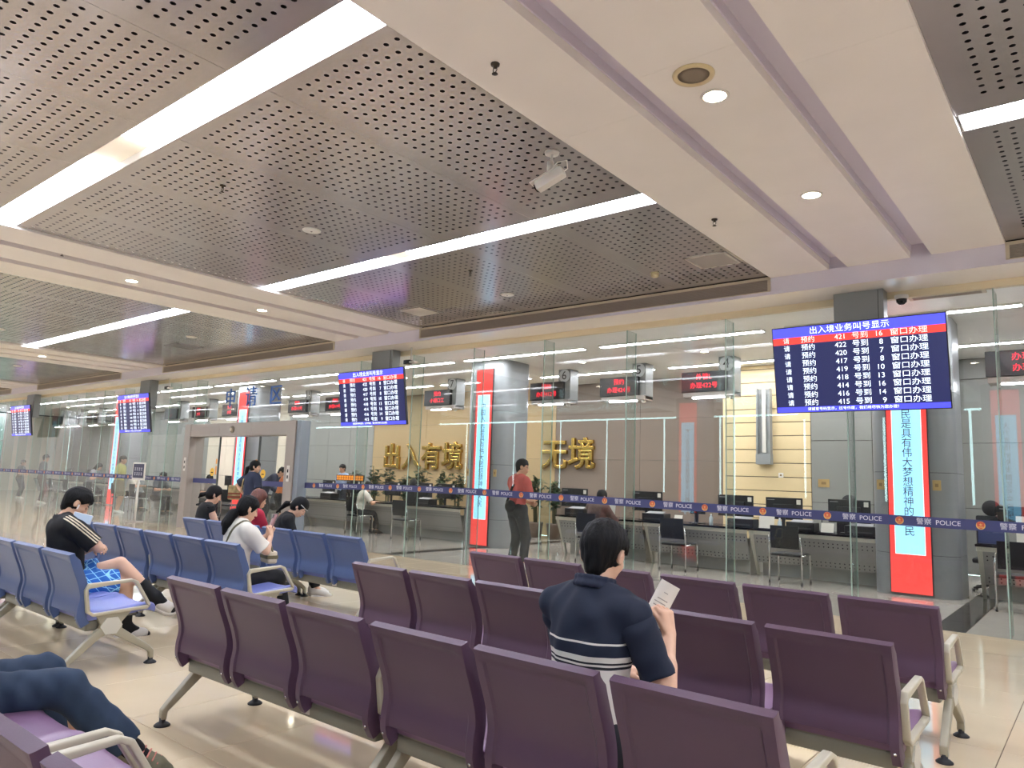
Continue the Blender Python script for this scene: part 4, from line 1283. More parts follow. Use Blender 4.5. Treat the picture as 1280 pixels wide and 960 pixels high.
def flat_bar(path, wx, th, x=0.0):
    """bar of rectangular section following a path in the (y, z) plane; wx wide across, th thick in the plane"""
    P = [np.array(p, float) for p in path]; N = len(P)
    TH = th if isinstance(th, (list, tuple)) else [th] * N
    mb = MB(); vs = []; fs = []
    for i in range(N):
        a = P[max(i - 1, 0)]; b = P[min(i + 1, N - 1)]
        d = (b - a) / np.linalg.norm(b - a); n_ = np.array([-d[1], d[0]])
        if 0 < i < N - 1:
            d1 = (P[i] - P[i-1]) / np.linalg.norm(P[i] - P[i-1]); c = abs(np.dot(d, d1)); n_ = n_ / max(c, 0.5)
        for s, sx in ((1, -1), (1, 1), (-1, 1), (-1, -1)):
            q = P[i] + n_ * s * TH[i] / 2
            vs.append((x + sx * wx / 2, q[0], q[1]))
    for i in range(N - 1):
        for k in range(4):
            a = i * 4 + k; b = i * 4 + (k + 1) % 4
            fs.append((a, b, b + 4, a + 4))
    fs += [(3, 2, 1, 0), (4*N-4, 4*N-3, 4*N-2, 4*N-1)]
    mb.add(vs, fs)
    return mb
def bev(o, wd=0.004, seg=2):
    m = o.modifiers.new('bevel', 'BEVEL'); m.width = wd; m.segments = seg; m.limit_method = 'ANGLE'; m.angle_limit = math.radians(35)
    for p in o.data.polygons: p.use_smooth = True
    return o
def make_bench(label, shell, seatm, group):
    t = thing('waiting_bench', label, 'bench', (0, 0, 0), 0, group)
    bk = back_shell(); bme = bk.mesh('backrest')
    for p in bme.polygons: p.use_smooth = True
    bme.set_sharp_from_angle(angle=math.radians(38)); bme.materials.append(shell)
    sme = seat_shell().mesh('seat')
    for p in sme.polygons: p.use_smooth = True
    sme.set_sharp_from_angle(angle=math.radians(50)); sme.materials.append(seatm)
    bolt = MB()
    for sx in (-1, 1):
        bolt.lathe([(0.007, 0), (0.006, 0.004), (0.002, 0.005)], (sx * 0.255, 0.045, 0.372), 8)
    for k in range(3):
        x = (k - 1) * 0.60
        o = link('backrest', bme, None, t); o.location.x = x
        b = MB()
        for sx in (-1, 1): b.lathe([(0.007, -0.004), (0.006, 0.0), (0.002, 0.001)], (sx * 0.252, 0.050, 0.375), 8, True, 'y')
        if k == 0: b0 = b.mesh('bolts'); b0.materials.append(chrome)
        link('bolts', b0, None, o)
        o = link('seat', sme, None, t); o.location.x = x
    bev(MB().box((-0.84, 0.12, 0.285), (0.84, 0.25, 0.362)).build('beam', beam_m, t), 0.012, 2)
    for k in range(3):
        x = (k - 1) * 0.6
        MB().box((x - 0.2, 0.12, 0.358), (x + 0.2, 0.50, 0.372)).build('seat_bracket', beam_m, t)
    st = MB().box((0.335 - 0.05, 0.1185, 0.300), (0.335 + 0.02, 0.12, 0.345)).build('white_sticker', paper, t)
    for sx in (-1, 1):
        x = sx * 0.865
        bev(flat_bar([(0.27, 0.30), (0.20, 0.262), (0.035, 0.110), (0.010, 0.085), (0.008, 0.035)], 0.042, [0.075, 0.062, 0.040, 0.034, 0.030], x).build('rear_leg', frame_m, t), 0.006)
        bev(flat_bar([(0.27, 0.30), (0.36, 0.255), (0.575, 0.115), (0.602, 0.088), (0.606, 0.035)], 0.042, [0.075, 0.062, 0.040, 0.034, 0.030], x).build('front_leg', frame_m, t), 0.006)
        for y in (0.008, 0.606):
            MB().lathe([(0.045, 0.0), (0.045, 0.006), (0.030, 0.018), (0.018, 0.022), (0.018, 0.045)], (x, y, 0), 18).build('foot_pad', rub, t)
        pe = MB().prism([(0.17, 0.405), (0.43, 0.415), (0.36, 0.335), (0.37, 0.27), (0.20, 0.25), (0.21, 0.33)], 0.040, 'x', x - 0.020).build('pedestal', frame_m, t); bev(pe, 0.005)
        MB().prism([(0.285 + 0.078 * math.cos(a), 0.315 + 0.068 * math.sin(a)) for a in [PI / 3 * j for j in range(6)]], 0.008, 'x', x + sx * 0.020 - (0.008 if sx < 0 else 0)).build('hex_cap', hexm, pe)
        xa = sx * 0.885
        bev(flat_bar([(0.44, 0.420), (0.15, 0.405), (0.112, 0.43), (0.085, 0.585), (0.10, 0.612), (0.40, 0.632), (0.435, 0.615), (0.545, 0.44), (0.53, 0.424), (0.43, 0.420)], 0.034, 0.022, xa).build('armrest', arm_m, t), 0.006)
    return t
gp = 'purple waiting benches'; gb = 'blue waiting benches'
pb = make_bench('purple three seat bench in the near row, where the man in the navy polo sits', pur, pur_s, gp)
pb.location = (-1.64, 2.21, 0)
for x, y, lb in ((-3.46, 2.21, 'empty purple three seat bench in the near row, left of the seated navy polo'), (-1.62, 3.56, 'purple bench in the middle row, right half'), (-3.44, 3.56, 'purple bench in the middle row, left half'),
                 (-1.66, 4.90, 'purple bench in the row nearest the glass, right half'), (-3.50, 4.90, 'purple bench in the row nearest the glass, left half'), (-3.42, 0.72, 'purple bench at the lower left corner with the navy trousers on it'), (-1.56, 0.72, 'purple bench in the lowest left corner, only the end of its backrest in the photo')):
    dup(pb, (x, y, 0), label=lb)
bb = make_bench('blue bench in the near row, with the man in blue shorts', blu, blu_s, gb)
bb.location = (-6.63, 2.21, 0)
for x, y, lb in ((-8.45, 2.21, 'blue bench at the left edge of the photo, left of the man in blue shorts'), (-6.73, 3.56, 'blue bench in the middle row, where the woman in the white T-shirt sits'), (-8.56, 3.56, 'empty blue bench in the middle row behind the man in blue shorts'),
                 (-6.76, 4.92, 'blue bench in the row nearest the glass, right half'), (-8.60, 4.92, 'blue bench in the row nearest the glass, under the woman in black frills')):
    dup(bb, (x, y, 0), label=lb)
# ================================================================= people: one continuous body from a distance field
def nrm(v):
    v = np.array(v, float); return v / (np.linalg.norm(v) + 1e-12)
class SDF:
    """smooth union of tapered capsules and ellipsoids on a grid, meshed with surface nets"""
    def __init__(s): s.p = []
    def cone(s, a, b, ra, rb, k=0.02, cap=None):
        s.p.append(('c', np.array(a, float), np.array(b, float), ra, rb, k, cap)); return s
    def ell(s, c, r, F=None, k=0.02):
        """F: 3x3 rows = axes"""
        s.p.append(('e', np.array(c, float), np.array(r, float), np.eye(3) if F is None else np.array(F, float), None, k, None)); return s
    def bounds(s):
        lo = np.full(3, 1e9); hi = -lo
        for q in s.p:
            if q[0] == 'c':
                m = max(q[3], q[4])
                lo = np.minimum(lo, np.minimum(q[1], q[2]) - m); hi = np.maximum(hi, np.maximum(q[1], q[2]) + m)
            else:
                m = q[2].max(); lo = np.minimum(lo, q[1] - m); hi = np.maximum(hi, q[1] + m)
        return lo, hi
    def mesh(s, name, h, cuts=(), disp=None, grow=0.0):
        lo, hi = s.bounds()
        lo -= 3 * h + grow + 0.01; hi += 3 * h + grow + 0.01
        n = np.ceil((hi - lo) / h).astype(int) + 1
        D = np.full(n, 1.0, np.float32)
        ax = [lo[i] + h * np.arange(n[i]) for i in range(3)]
        for q in s.p:
            k = q[5]; mg = 2 * k + 3 * h + 0.012 + grow
            if q[0] == 'c':
                m = max(q[3], q[4]) + mg
                a = np.minimum(q[1], q[2]) - m; b = np.maximum(q[1], q[2]) + m
            else:
                e = (np.abs(q[3]).T @ q[2]) + mg
                a = q[1] - e; b = q[1] + e
            i0 = np.maximum(0, np.floor((a - lo) / h).astype(int)); i1 = np.minimum(n, np.ceil((b - lo) / h).astype(int) + 1)
            if (i1 <= i0).any(): continue
            sl = tuple(slice(i0[i], i1[i]) for i in range(3))
            X, Y, Z = np.meshgrid(ax[0][sl[0]], ax[1][sl[1]], ax[2][sl[2]], indexing='ij')
            if q[0] == 'c':
                d = q[2] - q[1]; L2 = d @ d + 1e-12
                px, py, pz = X - q[1][0], Y - q[1][1], Z - q[1][2]
                t = np.clip((px * d[0] + py * d[1] + pz * d[2]) / L2, 0, 1)
                dist = np.sqrt((px - d[0] * t) ** 2 + (py - d[1] * t) ** 2 + (pz - d[2] * t) ** 2) - (q[3] + (q[4] - q[3]) * t)
                if q[6] is not None:
                    u = d / math.sqrt(L2)
                    pl = (X - q[2][0]) * u[0] + (Y - q[2][1]) * u[1] + (Z - q[2][2]) * u[2] - q[6]
                    dist = np.maximum(dist, pl)
            else:
                F = q[3]; r = q[2]
                px, py, pz = X - q[1][0], Y - q[1][1], Z - q[1][2]
                U = [(px * F[i][0] + py * F[i][1] + pz * F[i][2]) for i in range(3)]
                k0 = np.sqrt(sum((U[i] / r[i]) ** 2 for i in range(3))); k1 = np.sqrt(sum((U[i] / r[i] ** 2) ** 2 for i in range(3))) + 1e-9
                dist = k0 * (k0 - 1) / k1
            old = D[sl]
            hh = np.clip(0.5 + 0.5 * (old - dist) / k, 0, 1)
            D[sl] = old * (1 - hh) + dist * hh - k * hh * (1 - hh)
        if cuts or disp is not None:
            X, Y, Z = np.meshgrid(*ax, indexing='ij')
            if disp is not None: D += disp(X, Y, Z).astype(np.float32)
            for c in cuts:
                if c[0] == 'plane':      # keep the side against the normal
                    D = np.maximum(D, (X - c[1][0]) * c[2][0] + (Y - c[1][1]) * c[2][1] + (Z - c[1][2]) * c[2][2])
                else:                    # carve a ball
                    D = np.maximum(D, c[2] - np.sqrt((X - c[1][0]) ** 2 + (Y - c[1][1]) ** 2 + (Z - c[1][2]) ** 2))
        return surface_net(D, lo, h, name)
def surface_net(D, lo, h, name):
    S = D < 0
    nx, ny, nz = D.shape
    C = np.zeros((nx - 1, ny - 1, nz - 1), np.uint8)
    offs = [(i, j, k) for i in (0, 1) for j in (0, 1) for k in (0, 1)]
    for o in offs: C += S[o[0]:nx - 1 + o[0], o[1]:ny - 1 + o[1], o[2]:nz - 1 + o[2]]
    act = np.argwhere((C > 0) & (C < 8))
    idx = np.full(C.shape, -1, np.int32); idx[act[:, 0], act[:, 1], act[:, 2]] = np.arange(len(act))
    val = np.stack([D[act[:, 0] + o[0], act[:, 1] + o[1], act[:, 2] + o[2]] for o in offs], 1)
    pos = np.zeros((len(act), 3)); cnt = np.zeros(len(act))
    for a in range(8):
        for b in range(a + 1, 8):
            oa, ob = np.array(offs[a]), np.array(offs[b])
            if np.abs(oa - ob).sum() != 1: continue
            va, vb = val[:, a], val[:, b]
            m = (va < 0) != (vb < 0)
            t = np.where(m, va / np.where(m, va - vb, 1), 0)
            p = oa[None] + (ob - oa)[None] * t[:, None]
            pos += p * m[:, None]; cnt += m
    V = lo + h * (act + pos / cnt[:, None])
    F = []
    for axis in range(3):
        sh = [slice(1, -1)] * 3; sh[axis] = slice(0, -1)
        a = S[tuple(sh)]; sh2 = list(sh); sh2[axis] = slice(1, None); b = S[tuple(sh2)]
        e = np.argwhere(a != b)
        base = e.copy()
        for i in range(3):
            if i != axis: base[:, i] += 1
        u, v = [(1, 2), (2, 0), (0, 1)][axis]
        inside = a[e[:, 0], e[:, 1], e[:, 2]]
        q = []
        for du, dv in ((0, 0), (-1, 0), (-1, -1), (0, -1)):
            c = base.copy(); c[:, u] += du; c[:, v] += dv
            q.append(idx[c[:, 0], c[:, 1], c[:, 2]])
        q = np.stack(q, 1)
        q[~inside] = q[~inside][:, ::-1]
        F.append(q[(q >= 0).all(1)])
    F = np.concatenate(F)
    me = bpy.data.meshes.new(name)
    me.vertices.add(len(V)); me.vertices.foreach_set('co', V.astype(np.float32).ravel())
    me.loops.add(len(F) * 4); me.loops.foreach_set('vertex_index', F.astype(np.int32).ravel())
    me.polygons.add(len(F)); me.polygons.foreach_set('loop_start', np.arange(0, len(F) * 4, 4, dtype=np.int32)); me.polygons.foreach_set('loop_total', np.full(len(F), 4, np.int32))
    me.polygons.foreach_set('use_smooth', np.ones(len(F), bool))
    me.update(); me.validate()
    return me

def wrinkle(amp, seed, f=(34, 90), stretch=(1, 1, 0.6)):
    r = np.random.default_rng(seed)
    W = []
    for k in range(5):
        d = nrm(r.normal(size=3)) * np.array(stretch) * r.uniform(*f); W.append((d, r.uniform(0, 6.28), r.uniform(0.5, 1)))
    def g(X, Y, Z):
        o = 0
        for d, p, a in W: o = o + a * np.sin(X * d[0] + Y * d[1] + Z * d[2] + p + 1.3 * np.sin(Z * 9 + X * 7))
        return amp * o / 3
    return g

def rot(axis, deg):
    return np.array(Matrix.Rotation(math.radians(deg), 3, axis))
def ik(a, c, l1, l2, pole):
    a = np.array(a, float); c = np.array(c, float); d = c - a; L = np.linalg.norm(d); u = d / L
    L = min(L, (l1 + l2) * 0.999); c = a + u * L
    x = (l1 * l1 - l2 * l2 + L * L) / (2 * L); hgt = math.sqrt(max(l1 * l1 - x * x, 1e-6))
    p = np.array(pole, float); p = p - u * (p @ u); p = nrm(p)
    return a + u * x + p * hgt, c

skin_m = mat('skin', 'c99a7c', 0.5, noise=0.05, nscale=14)
skin_p = mat('skin_pale', 'd3a98d', 0.5, noise=0.05, nscale=14)
hair_b = mat('hair_black', '080707', 0.62, noise=0.5, nscale=70, stretch=(1, 1, 0.15), bump=0.4, bscale=120, spec=0.22)
hair_r = mat('hair_auburn', '5e2f22', 0.45, noise=0.4, nscale=70, stretch=(1, 1, 0.15), bump=0.5, bscale=120)
lip_m = mat('lip', 'a8645a', 0.5)
eye_m = mat('eye_dark', '120d0b', 0.15)
eye_w = mat('eye_white', 'd8d2cc', 0.3)

def hand(B, wrist, d, n, side, curl=35, scale=1.0, thumb=45, spread=4):
    """five fingers: d points along the palm, n out of the palm, side +1 for a right hand"""
    d = nrm(d); n = nrm(np.array(n) - d * (np.array(n) @ d)); w_ = np.cross(d, n) * side    # towards the thumb side
    s = scale
    for q in (-0.028, -0.010, 0.010, 0.028):
        B.cone(wrist + d * 0.012 * s + w_ * q * 0.6 * s, wrist + d * 0.085 * s + w_ * q * s, 0.017 * s, 0.0135 * s, 0.012)
    for i, (q, L) in enumerate(((0.031, 0.070), (0.011, 0.078), (-0.010, 0.072), (-0.030, 0.056))):
        p = wrist + d * (0.088 - 0.004 * abs(i - 1)) * s + w_ * q * s
        a = 0.0
        dd = nrm(d + w_ * (1.5 - i) * spread * 0.01)
        for j, f in enumerate((0.45, 0.31, 0.24)):
            a += math.radians(curl * (0.8, 1.1, 0.8)[j])
            v = dd * math.cos(a) + n * math.sin(a)
            p2 = p + v * L * f * s
            B.cone(p, p2, (0.0098, 0.0088, 0.008)[j] * s, (0.0088, 0.008, 0.0068)[j] * s, 0.004)
            p = p2
    t0 = wrist + d * 0.028 * s + w_ * 0.026 * s
    th = math.radians(thumb)
    v = nrm(d * math.cos(th) + w_ * math.sin(th) * 0.8 + n * 0.35)
    t1 = t0 + v * 0.042 * s
    v2 = nrm(v + n * 0.4 + d * 0.35)
    t2 = t1 + v2 * 0.030 * s; t3 = t2 + nrm(v2 + n * 0.2) * 0.024 * s
    B.cone(t0, t1, 0.015 * s, 0.0115 * s, 0.010).cone(t1, t2, 0.0115 * s, 0.0098 * s, 0.004).cone(t2, t3, 0.0098 * s, 0.008 * s, 0.004)

def person(name_label, loc, rz, h=1.72, hip=(0, 0, 0.53), lean=0, side=0, twist=0, neck=0, head=(0, 0, 0), hands=None, feet=None, knees=(None, None),
           elbows=(None, None), handdir=(None, None), palm=(None, None), curl=(35, 35), thumb=(45, 45), res=0.008, female=False, skin=None, cloth=(), hairf=None, fat=1.0, eyes=True, toe=(None, None), group=None, extra=None, glasses=False):
    """hands, feet: (left, right) targets in the person's own frame (x right, y forward, z up)"""
    s = h / 1.72
    root = thing('person', name_label, 'person', loc, rz, group)
    hip = np.array(hip, float)
    Rt = rot('Z', -twist) @ rot('Y', side) @ rot('X', -lean)
    U, R, Fw = Rt @ np.array([0, 0, 1.]), Rt @ np.array([1., 0, 0]), Rt @ np.array([0, 1., 0])
    Rp = rot('X', -lean * 0.4); Up = Rp @ np.array([0, 0, 1.])
    wst = hip + (0.5 * U + 0.5 * Up) * 0.16 * s
    chest = wst + U * 0.17 * s
    base = chest + U * 0.165 * s                  # base of the neck
    Rh = Rt @ rot('X', lean * 0.6 - neck) @ rot('Z', -head[0]) @ rot('X', -head[1]) @ rot('Y', head[2])
    hu, hr, hf = Rh @ np.array([0, 0, 1.]), Rh @ np.array([1., 0, 0]), Rh @ np.array([0, 1., 0])
    nu = nrm(U + hu + Fw * 0.15)
    hc = base + nu * 0.085 * s + hu * 0.085 * s + hf * 0.022 * s      # middle of the head
    shw = (0.158 if female else 0.178) * s * fat ** 0.5
    sh = [base - U * 0.045 * s + R * q * shw for q in (-1, 1)]
    hj = [hip + Rp @ np.array([q * 0.088 * s, 0, -0.03 * s]) for q in (-1, 1)]
    J = dict(root=root, hip=hip, wst=wst, chest=chest, base=base, hc=hc, U=U, R=R, Fw=Fw, hu=hu, hr=hr, hf=hf, sh=sh, hj=hj, s=s, loc=loc)
    B = SDF()
    ft = np.array([R, Fw, U]); fp = np.array([Rp @ np.array([1., 0, 0]), Rp @ np.array([0, 1., 0]), Up]); fh = np.array([hr, hf, hu])
    def torso(Q, g=0.0, k=0.05):
        f = fat
        Q.ell(hip, (0.165 * s * f + g, 0.118 * s * f + g, 0.125 * s + g), fp, k)
        Q.ell(wst, ((0.128 if female else 0.142) * s * f + g, 0.102 * s * f + g, 0.13 * s + g), ft, k)
        Q.ell(chest, ((0.140 if female else 0.160) * s * f + g, 0.112 * s * f + g, 0.16 * s + g), ft, k)
        Q.ell(base - U * 0.055 * s - Fw * 0.012 * s, (0.150 * s * f + g, 0.082 * s * f + g, 0.075 * s + g), ft, k)
        if female: Q.ell(chest + Fw * 0.075 * s - U * 0.02 * s, (0.115 * s + g, 0.055 * s + g, 0.062 * s + g), ft, 0.03)
        for q in (0, 1):
            Q.cone(base + nu * 0.015 * s, sh[q], 0.045 * s + g, 0.050 * s + g, k * 0.8)
    torso(B)
    B.cone(base - U * 0.03 * s, hc - hu * 0.06 * s - hf * 0.02 * s, 0.056 * s * (0.9 if female else 1), 0.050 * s * (0.88 if female else 1), 0.025)
    # head with a face
    H = lambda x, y, z: hc + (hr * x + hf * y + hu * z) * s
    B.ell(H(0, -0.012, 0.028), (0.076 * s, 0.092 * s, 0.088 * s), fh, 0.02)
    B.ell(H(0, 0.020, -0.035), (0.060 * s, 0.066 * s, 0.078 * s), fh, 0.025)
    B.ell(H(0, 0.062, -0.088), (0.024 * s, 0.020 * s, 0.020 * s), fh, 0.025)
    B.cone(H(0, 0.086, 0.012), H(0, 0.104, -0.030), 0.0085 * s, 0.0125 * s, 0.010)
    for q in (-1, 1):
        B.ell(H(q * 0.010, 0.096, -0.034), (0.009 * s, 0.009 * s, 0.007 * s), fh, 0.006)
        B.cone(H(q * 0.012, 0.082, 0.020), H(q * 0.045, 0.068, 0.020), 0.009 * s, 0.008 * s, 0.010)
        B.ell(H(q * 0.040, 0.055, -0.025), (0.022 * s, 0.022 * s, 0.022 * s), fh, 0.02)
        B.ell(H(q * 0.083, -0.016, -0.008), (0.011 * s, 0.019 * s, 0.032 * s), fh, 0.006)
        B.cone(H(q * 0.093, -0.026, 0.016), H(q * 0.091, -0.030, -0.012), 0.006 * s, 0.005 * s, 0.004)
    B.ell(H(0, 0.086, -0.060), (0.023 * s, 0.010 * s, 0.0085 * s), fh, 0.006)
    B.ell(H(0, 0.083, -0.072), (0.019 * s, 0.010 * s, 0.007 * s), fh, 0.006)
    # arms
    arms = []
    for q in (0, 1):
        sg = (-1, 1)[q]
        W = np.array(hands[q], float) if hands else sh[q] + np.array([sg * 0.08, 0.02, -0.52]) * s
        pole = elbows[q] if elbows[q] is not None else (sg * 0.6, -0.5, -0.8)
        E, W = ik(sh[q], W, 0.285 * s, 0.250 * s, pole)
        th = 0.92 if female else 1.0
        B.cone(sh[q], E, 0.050 * s * th, 0.038 * s * th, 0.03)
        B.cone(sh[q] + (E - sh[q]) * 0.35 + 0, sh[q] + (E - sh[q]) * 0.6, 0.046 * s * th, 0.045 * s * th, 0.02)
        B.cone(E, W, 0.039 * s * th, 0.026 * s * th, 0.015)
        B.cone(E + (W - E) * 0.12, E + (W - E) * 0.42, 0.042 * s * th, 0.038 * s * th, 0.02)
        dr = handdir[q] if handdir[q] is not None else (W - E)
        pn = palm[q] if palm[q] is not None else (-sg * 1.0, 0.0, -0.2)
        hand(B, W, np.array(dr, float), pn, sg, curl[q], s * (0.92 if female else 1.0), thumb[q])
        arms.append((sh[q], E, W))
    # legs
    legs = []
    for q in (0, 1):
        sg = (-1, 1)[q]
        A = np.array(feet[q], float)
        pole = knees[q] if knees[q] is not None else (0, 1, 0.4)
        K, A = ik(hj[q], A, 0.430 * s, 0.415 * s, pole)
        B.cone(hj[q], K, 0.088 * s * fat, 0.056 * s, 0.04)
        B.cone(K, A, 0.054 * s, 0.036 * s, 0.02)
        bk = nrm(np.cross(np.cross(A - K, (K - hj[q])), A - K)); 
        B.ell(K + (A - K) * 0.30 - bk * 0.018 * s, (0.046 * s, 0.05 * s, 0.12 * s), None, 0.03) if abs((A - K)[2]) > 0.3 * s else B.cone(K + (A - K) * 0.15, K + (A - K) * 0.45, 0.056 * s, 0.046 * s, 0.02)
        td = np.array(toe[q], float) if toe[q] is not None else np.array([sg * 0.15, 1, -0.12]); td = nrm(td)
        dn = nrm((A - K)); dn = nrm(dn - td * (dn @ td))
        heel = A + dn * 0.045 * s - td * 0.035 * s; ball = A + dn * 0.058 * s + td * 0.125 * s; tip = A + dn * 0.062 * s + td * 0.175 * s
        B.cone(A, heel, 0.038 * s, 0.034 * s, 0.02).cone(A + td * 0.01, ball, 0.036 * s, 0.028 * s, 0.02).cone(heel, ball, 0.032 * s, 0.030 * s, 0.02).cone(ball, tip, 0.030 * s, 0.022 * s, 0.02)
        legs.append((hj[q], K, A, td, dn, heel, ball, tip))
    J.update(arms=arms, legs=legs, H=H, fh=fh, ft=ft, fp=fp, torso=torso, res=res)
    sk = skin or skin_m
    body = link('body', B.mesh('body', res), sk, root)
    J['body'] = body
    if eyes:
        lo_ = 2 if res > 0.009 else 3
        for q in (-1, 1):
            bm = bmesh.new(); bmesh.ops.create_icosphere(bm, subdivisions=2, radius=0.0115 * s)
            for v in bm.verts: v.co = Vector(H(q * 0.031, 0.0665, 0.002)) + Vector(v.co)
            e = MB(); e.smooth = True; e.frombm(bm); e = e.build('eye', eye_w, body)
            bm = bmesh.new(); bmesh.ops.create_icosphere(bm, subdivisions=2, radius=0.009 * s)
            for v in bm.verts: v.co = Vector(H(q * 0.032, 0.0712, 0.002)) + Vector(v.co)
            e2 = MB(); e2.smooth = True; e2.frombm(bm); e2.build('iris', eye_m, body)
            MB().tube([H(q * 0.014, 0.088, 0.024), H(q * 0.032, 0.084, 0.030), H(q * 0.050, 0.070, 0.025)], [0.003 * s, 0.0042 * s, 0.002 * s], 6).build('eyebrow', hair_b, body)
        MB().tube([H(-0.022, 0.084, -0.066), H(-0.008, 0.0965, -0.0645), H(0.008, 0.0965, -0.0645), H(0.022, 0.084, -0.066)], [0.002 * s, 0.0055 * s, 0.0055 * s, 0.002 * s], 6).build('lips', lip_m, body)
    if glasses:
        g = MB()
        for q in (-1, 1):
            g.tube([H(q * 0.034 + 0.022 * math.cos(a), 0.094, 0.001 + 0.016 * math.sin(a)) for a in [PI / 6 * k for k in range(12)]], 0.0022, 5, closed=True)
            g.tube([H(q * 0.056, 0.092, 0.006), H(q * 0.080, 0.06, 0.010), H(q * 0.086, -0.015, 0.012)], 0.0022, 5)
        g.tube([H(-0.012, 0.096, 0.004), H(0.012, 0.096, 0.004)], 0.0022, 5)
        g.build('glasses', plast_b, root)
    return J

# ---- clothes
def top(J, m, name='shirt', g=0.013, sleeve=0.62, hem=0.10, wr=0.004, seed=1, neckr=0.066, loose=0.0, neckdrop=0.01, collar=False, sleeve_g=None, sleeve_m=None, slabs=()):
    s = J['s']; Q = SDF(); T = Q; SL = []
    J['torso'](Q, g + loose, 0.05)
    if sleeve:
        for a, e, w in J['arms']:
            sg_ = g + 0.006 if sleeve_g is None else sleeve_g
            if sleeve_m: Q = SDF(); SL.append(Q)
            if sleeve <= 1:
                b = a + (e - a) * sleeve; a2 = a + (J['base'] - a) * 0.22 - J['U'] * 0.012 * s
                Q.cone(a2, a + (e - a) * 0.2, 0.050 * s + sg_ * 0.6, 0.054 * s + sg_ * 0.8, 0.03).cone(a + (e - a) * 0.2, b, 0.053 * s + sg_ * 0.8, 0.049 * s + sg_, 0.03, cap=0.0)
            else:
                Q.cone(a, e, 0.054 * s + sg_, 0.044 * s + sg_, 0.03)
                Q.cone(e, e + (w - e) * (sleeve - 1), 0.045 * s + sg_, 0.032 * s + sg_, 0.02, cap=0.0)
    U = J['U']
    cuts = [('plane', J['hip'] - U * hem * s, -U), ('ball', J['base'] + U * 0.055 * s + J['Fw'] * neckdrop, neckr * s)]
    o = link(name, T.mesh(name, J['res'], cuts, wrinkle(wr, seed) if wr else None), m, J['root'])
    for Q in SL: link('sleeve', Q.mesh('sleeve', J['res'], (), wrinkle(wr, seed) if wr else None), sleeve_m, J['root'])
    for nm, mm, planes in slabs:          # bands lying on the cloth: the cloth grown by a hair, cut to a slab
        G = SDF()
        for Z in [T] + SL:
            for q in Z.p:
                if q[0] == 'c': G.p.append(('c', q[1], q[2], q[3] + 0.0035, q[4] + 0.0035, q[5], q[6]))
                else: G.p.append(('e', q[1], q[2] + 0.0035, q[3], None, q[5], None))
        link(nm, G.mesh(nm, min(J['res'], 0.0055), list(planes) + cuts, wrinkle(wr, seed) if wr else None), mm, J['root'])
    if collar:
        C = SDF(); b = J['base']; nu = nrm(J['U'] + J['Fw'] * 0.12)
        n = 14
        pts = []
        for k in range(n + 1):
            a = math.radians(-150 + 300 * k / n)      # open at the front
            pts.append(b + nu * (0.050 + 0.010 * math.cos(a)) * s + (J['R'] * math.sin(a) * 0.074 - J['Fw'] * math.cos(a) * 0.072 - J['Fw'] * 0.008) * s)
        for p, q in zip(pts[:-1], pts[1:]):
            C.cone(p, q, 0.010, 0.010, 0.006).cone(p + nu * 0.018, q + nu * 0.018, 0.009, 0.009, 0.006).cone(p - nu * 0.014 + nrm(p - b) * 0.006, q - nu * 0.014 + nrm(q - b) * 0.006, 0.010, 0.010, 0.006)
        link('collar', C.mesh('collar', min(J['res'], 0.006)), collar, J['root'])
    return o
def trousers(J, m, name='trousers', g=0.012, length=0.93, wr=0.004, seed=2, flare=0.0, knee_end=None):
    s = J['s']; Q = SDF()
    Q.ell(J['hip'] - J['U'] * 0.01, (0.170 * s + g, 0.122 * s + g, 0.120 * s + g), J['fp'], 0.04)
    for (hj, K, A, *_), ke in zip(J['legs'], knee_end or (None, None)):
        if ke is not None:
            Q.cone(hj, hj + (K - hj) * ke, 0.092 * s + g, 0.080 * s + g + flare, 0.04, cap=0.0)
        else:
            Q.cone(hj, K, 0.091 * s + g, 0.060 * s + g, 0.04)
            Q.cone(K, K + (A - K) * length, 0.060 * s + g, 0.046 * s + g + flare, 0.025, cap=0.0)
    cuts = [('plane', J['hip'] + J['U'] * 0.13 * s, J['U'])]
    return link(name, Q.mesh(name, J['res'], cuts, wrinkle(wr, seed) if wr else None), m, J['root'])
def shoes(J, m, sole=None, g=0.010, name='shoe', which=(0, 1)):
    s = J['s']
    for q in which:
        hj, K, A, td, dn, heel, ball, tip = J['legs'][q]
        Q = SDF()
        Q.cone(heel - dn * 0.03 * s, ball - dn * 0.008, 0.036 * s + g, 0.036 * s + g, 0.02).cone(ball, tip, 0.034 * s + g, 0.024 * s + g, 0.02).cone(A + dn * 0.01, heel, 0.036 * s + g, 0.034 * s + g, 0.02)
        fl = heel + dn * (0.030 * s + g * 0.6)
        o = link(name, Q.mesh(name, min(J['res'], 0.008), [('plane', fl, dn)]), m, J['root'])
        if sole:
            Z = SDF()
            for a, b, r1, r2 in ((heel, ball, 0.036, 0.040), (ball, tip, 0.040, 0.026)):
                a = a - dn * ((a - fl) @ dn); b = b - dn * ((b - fl) @ dn)
                Z.cone(a, b, r1 * s + g, r2 * s + g, 0.02)
            link('sole', Z.mesh('sole', min(J['res'], 0.008), [('plane', fl + dn * 0.010, dn), ('plane', fl - dn * 0.012, -dn)]), sole, o)
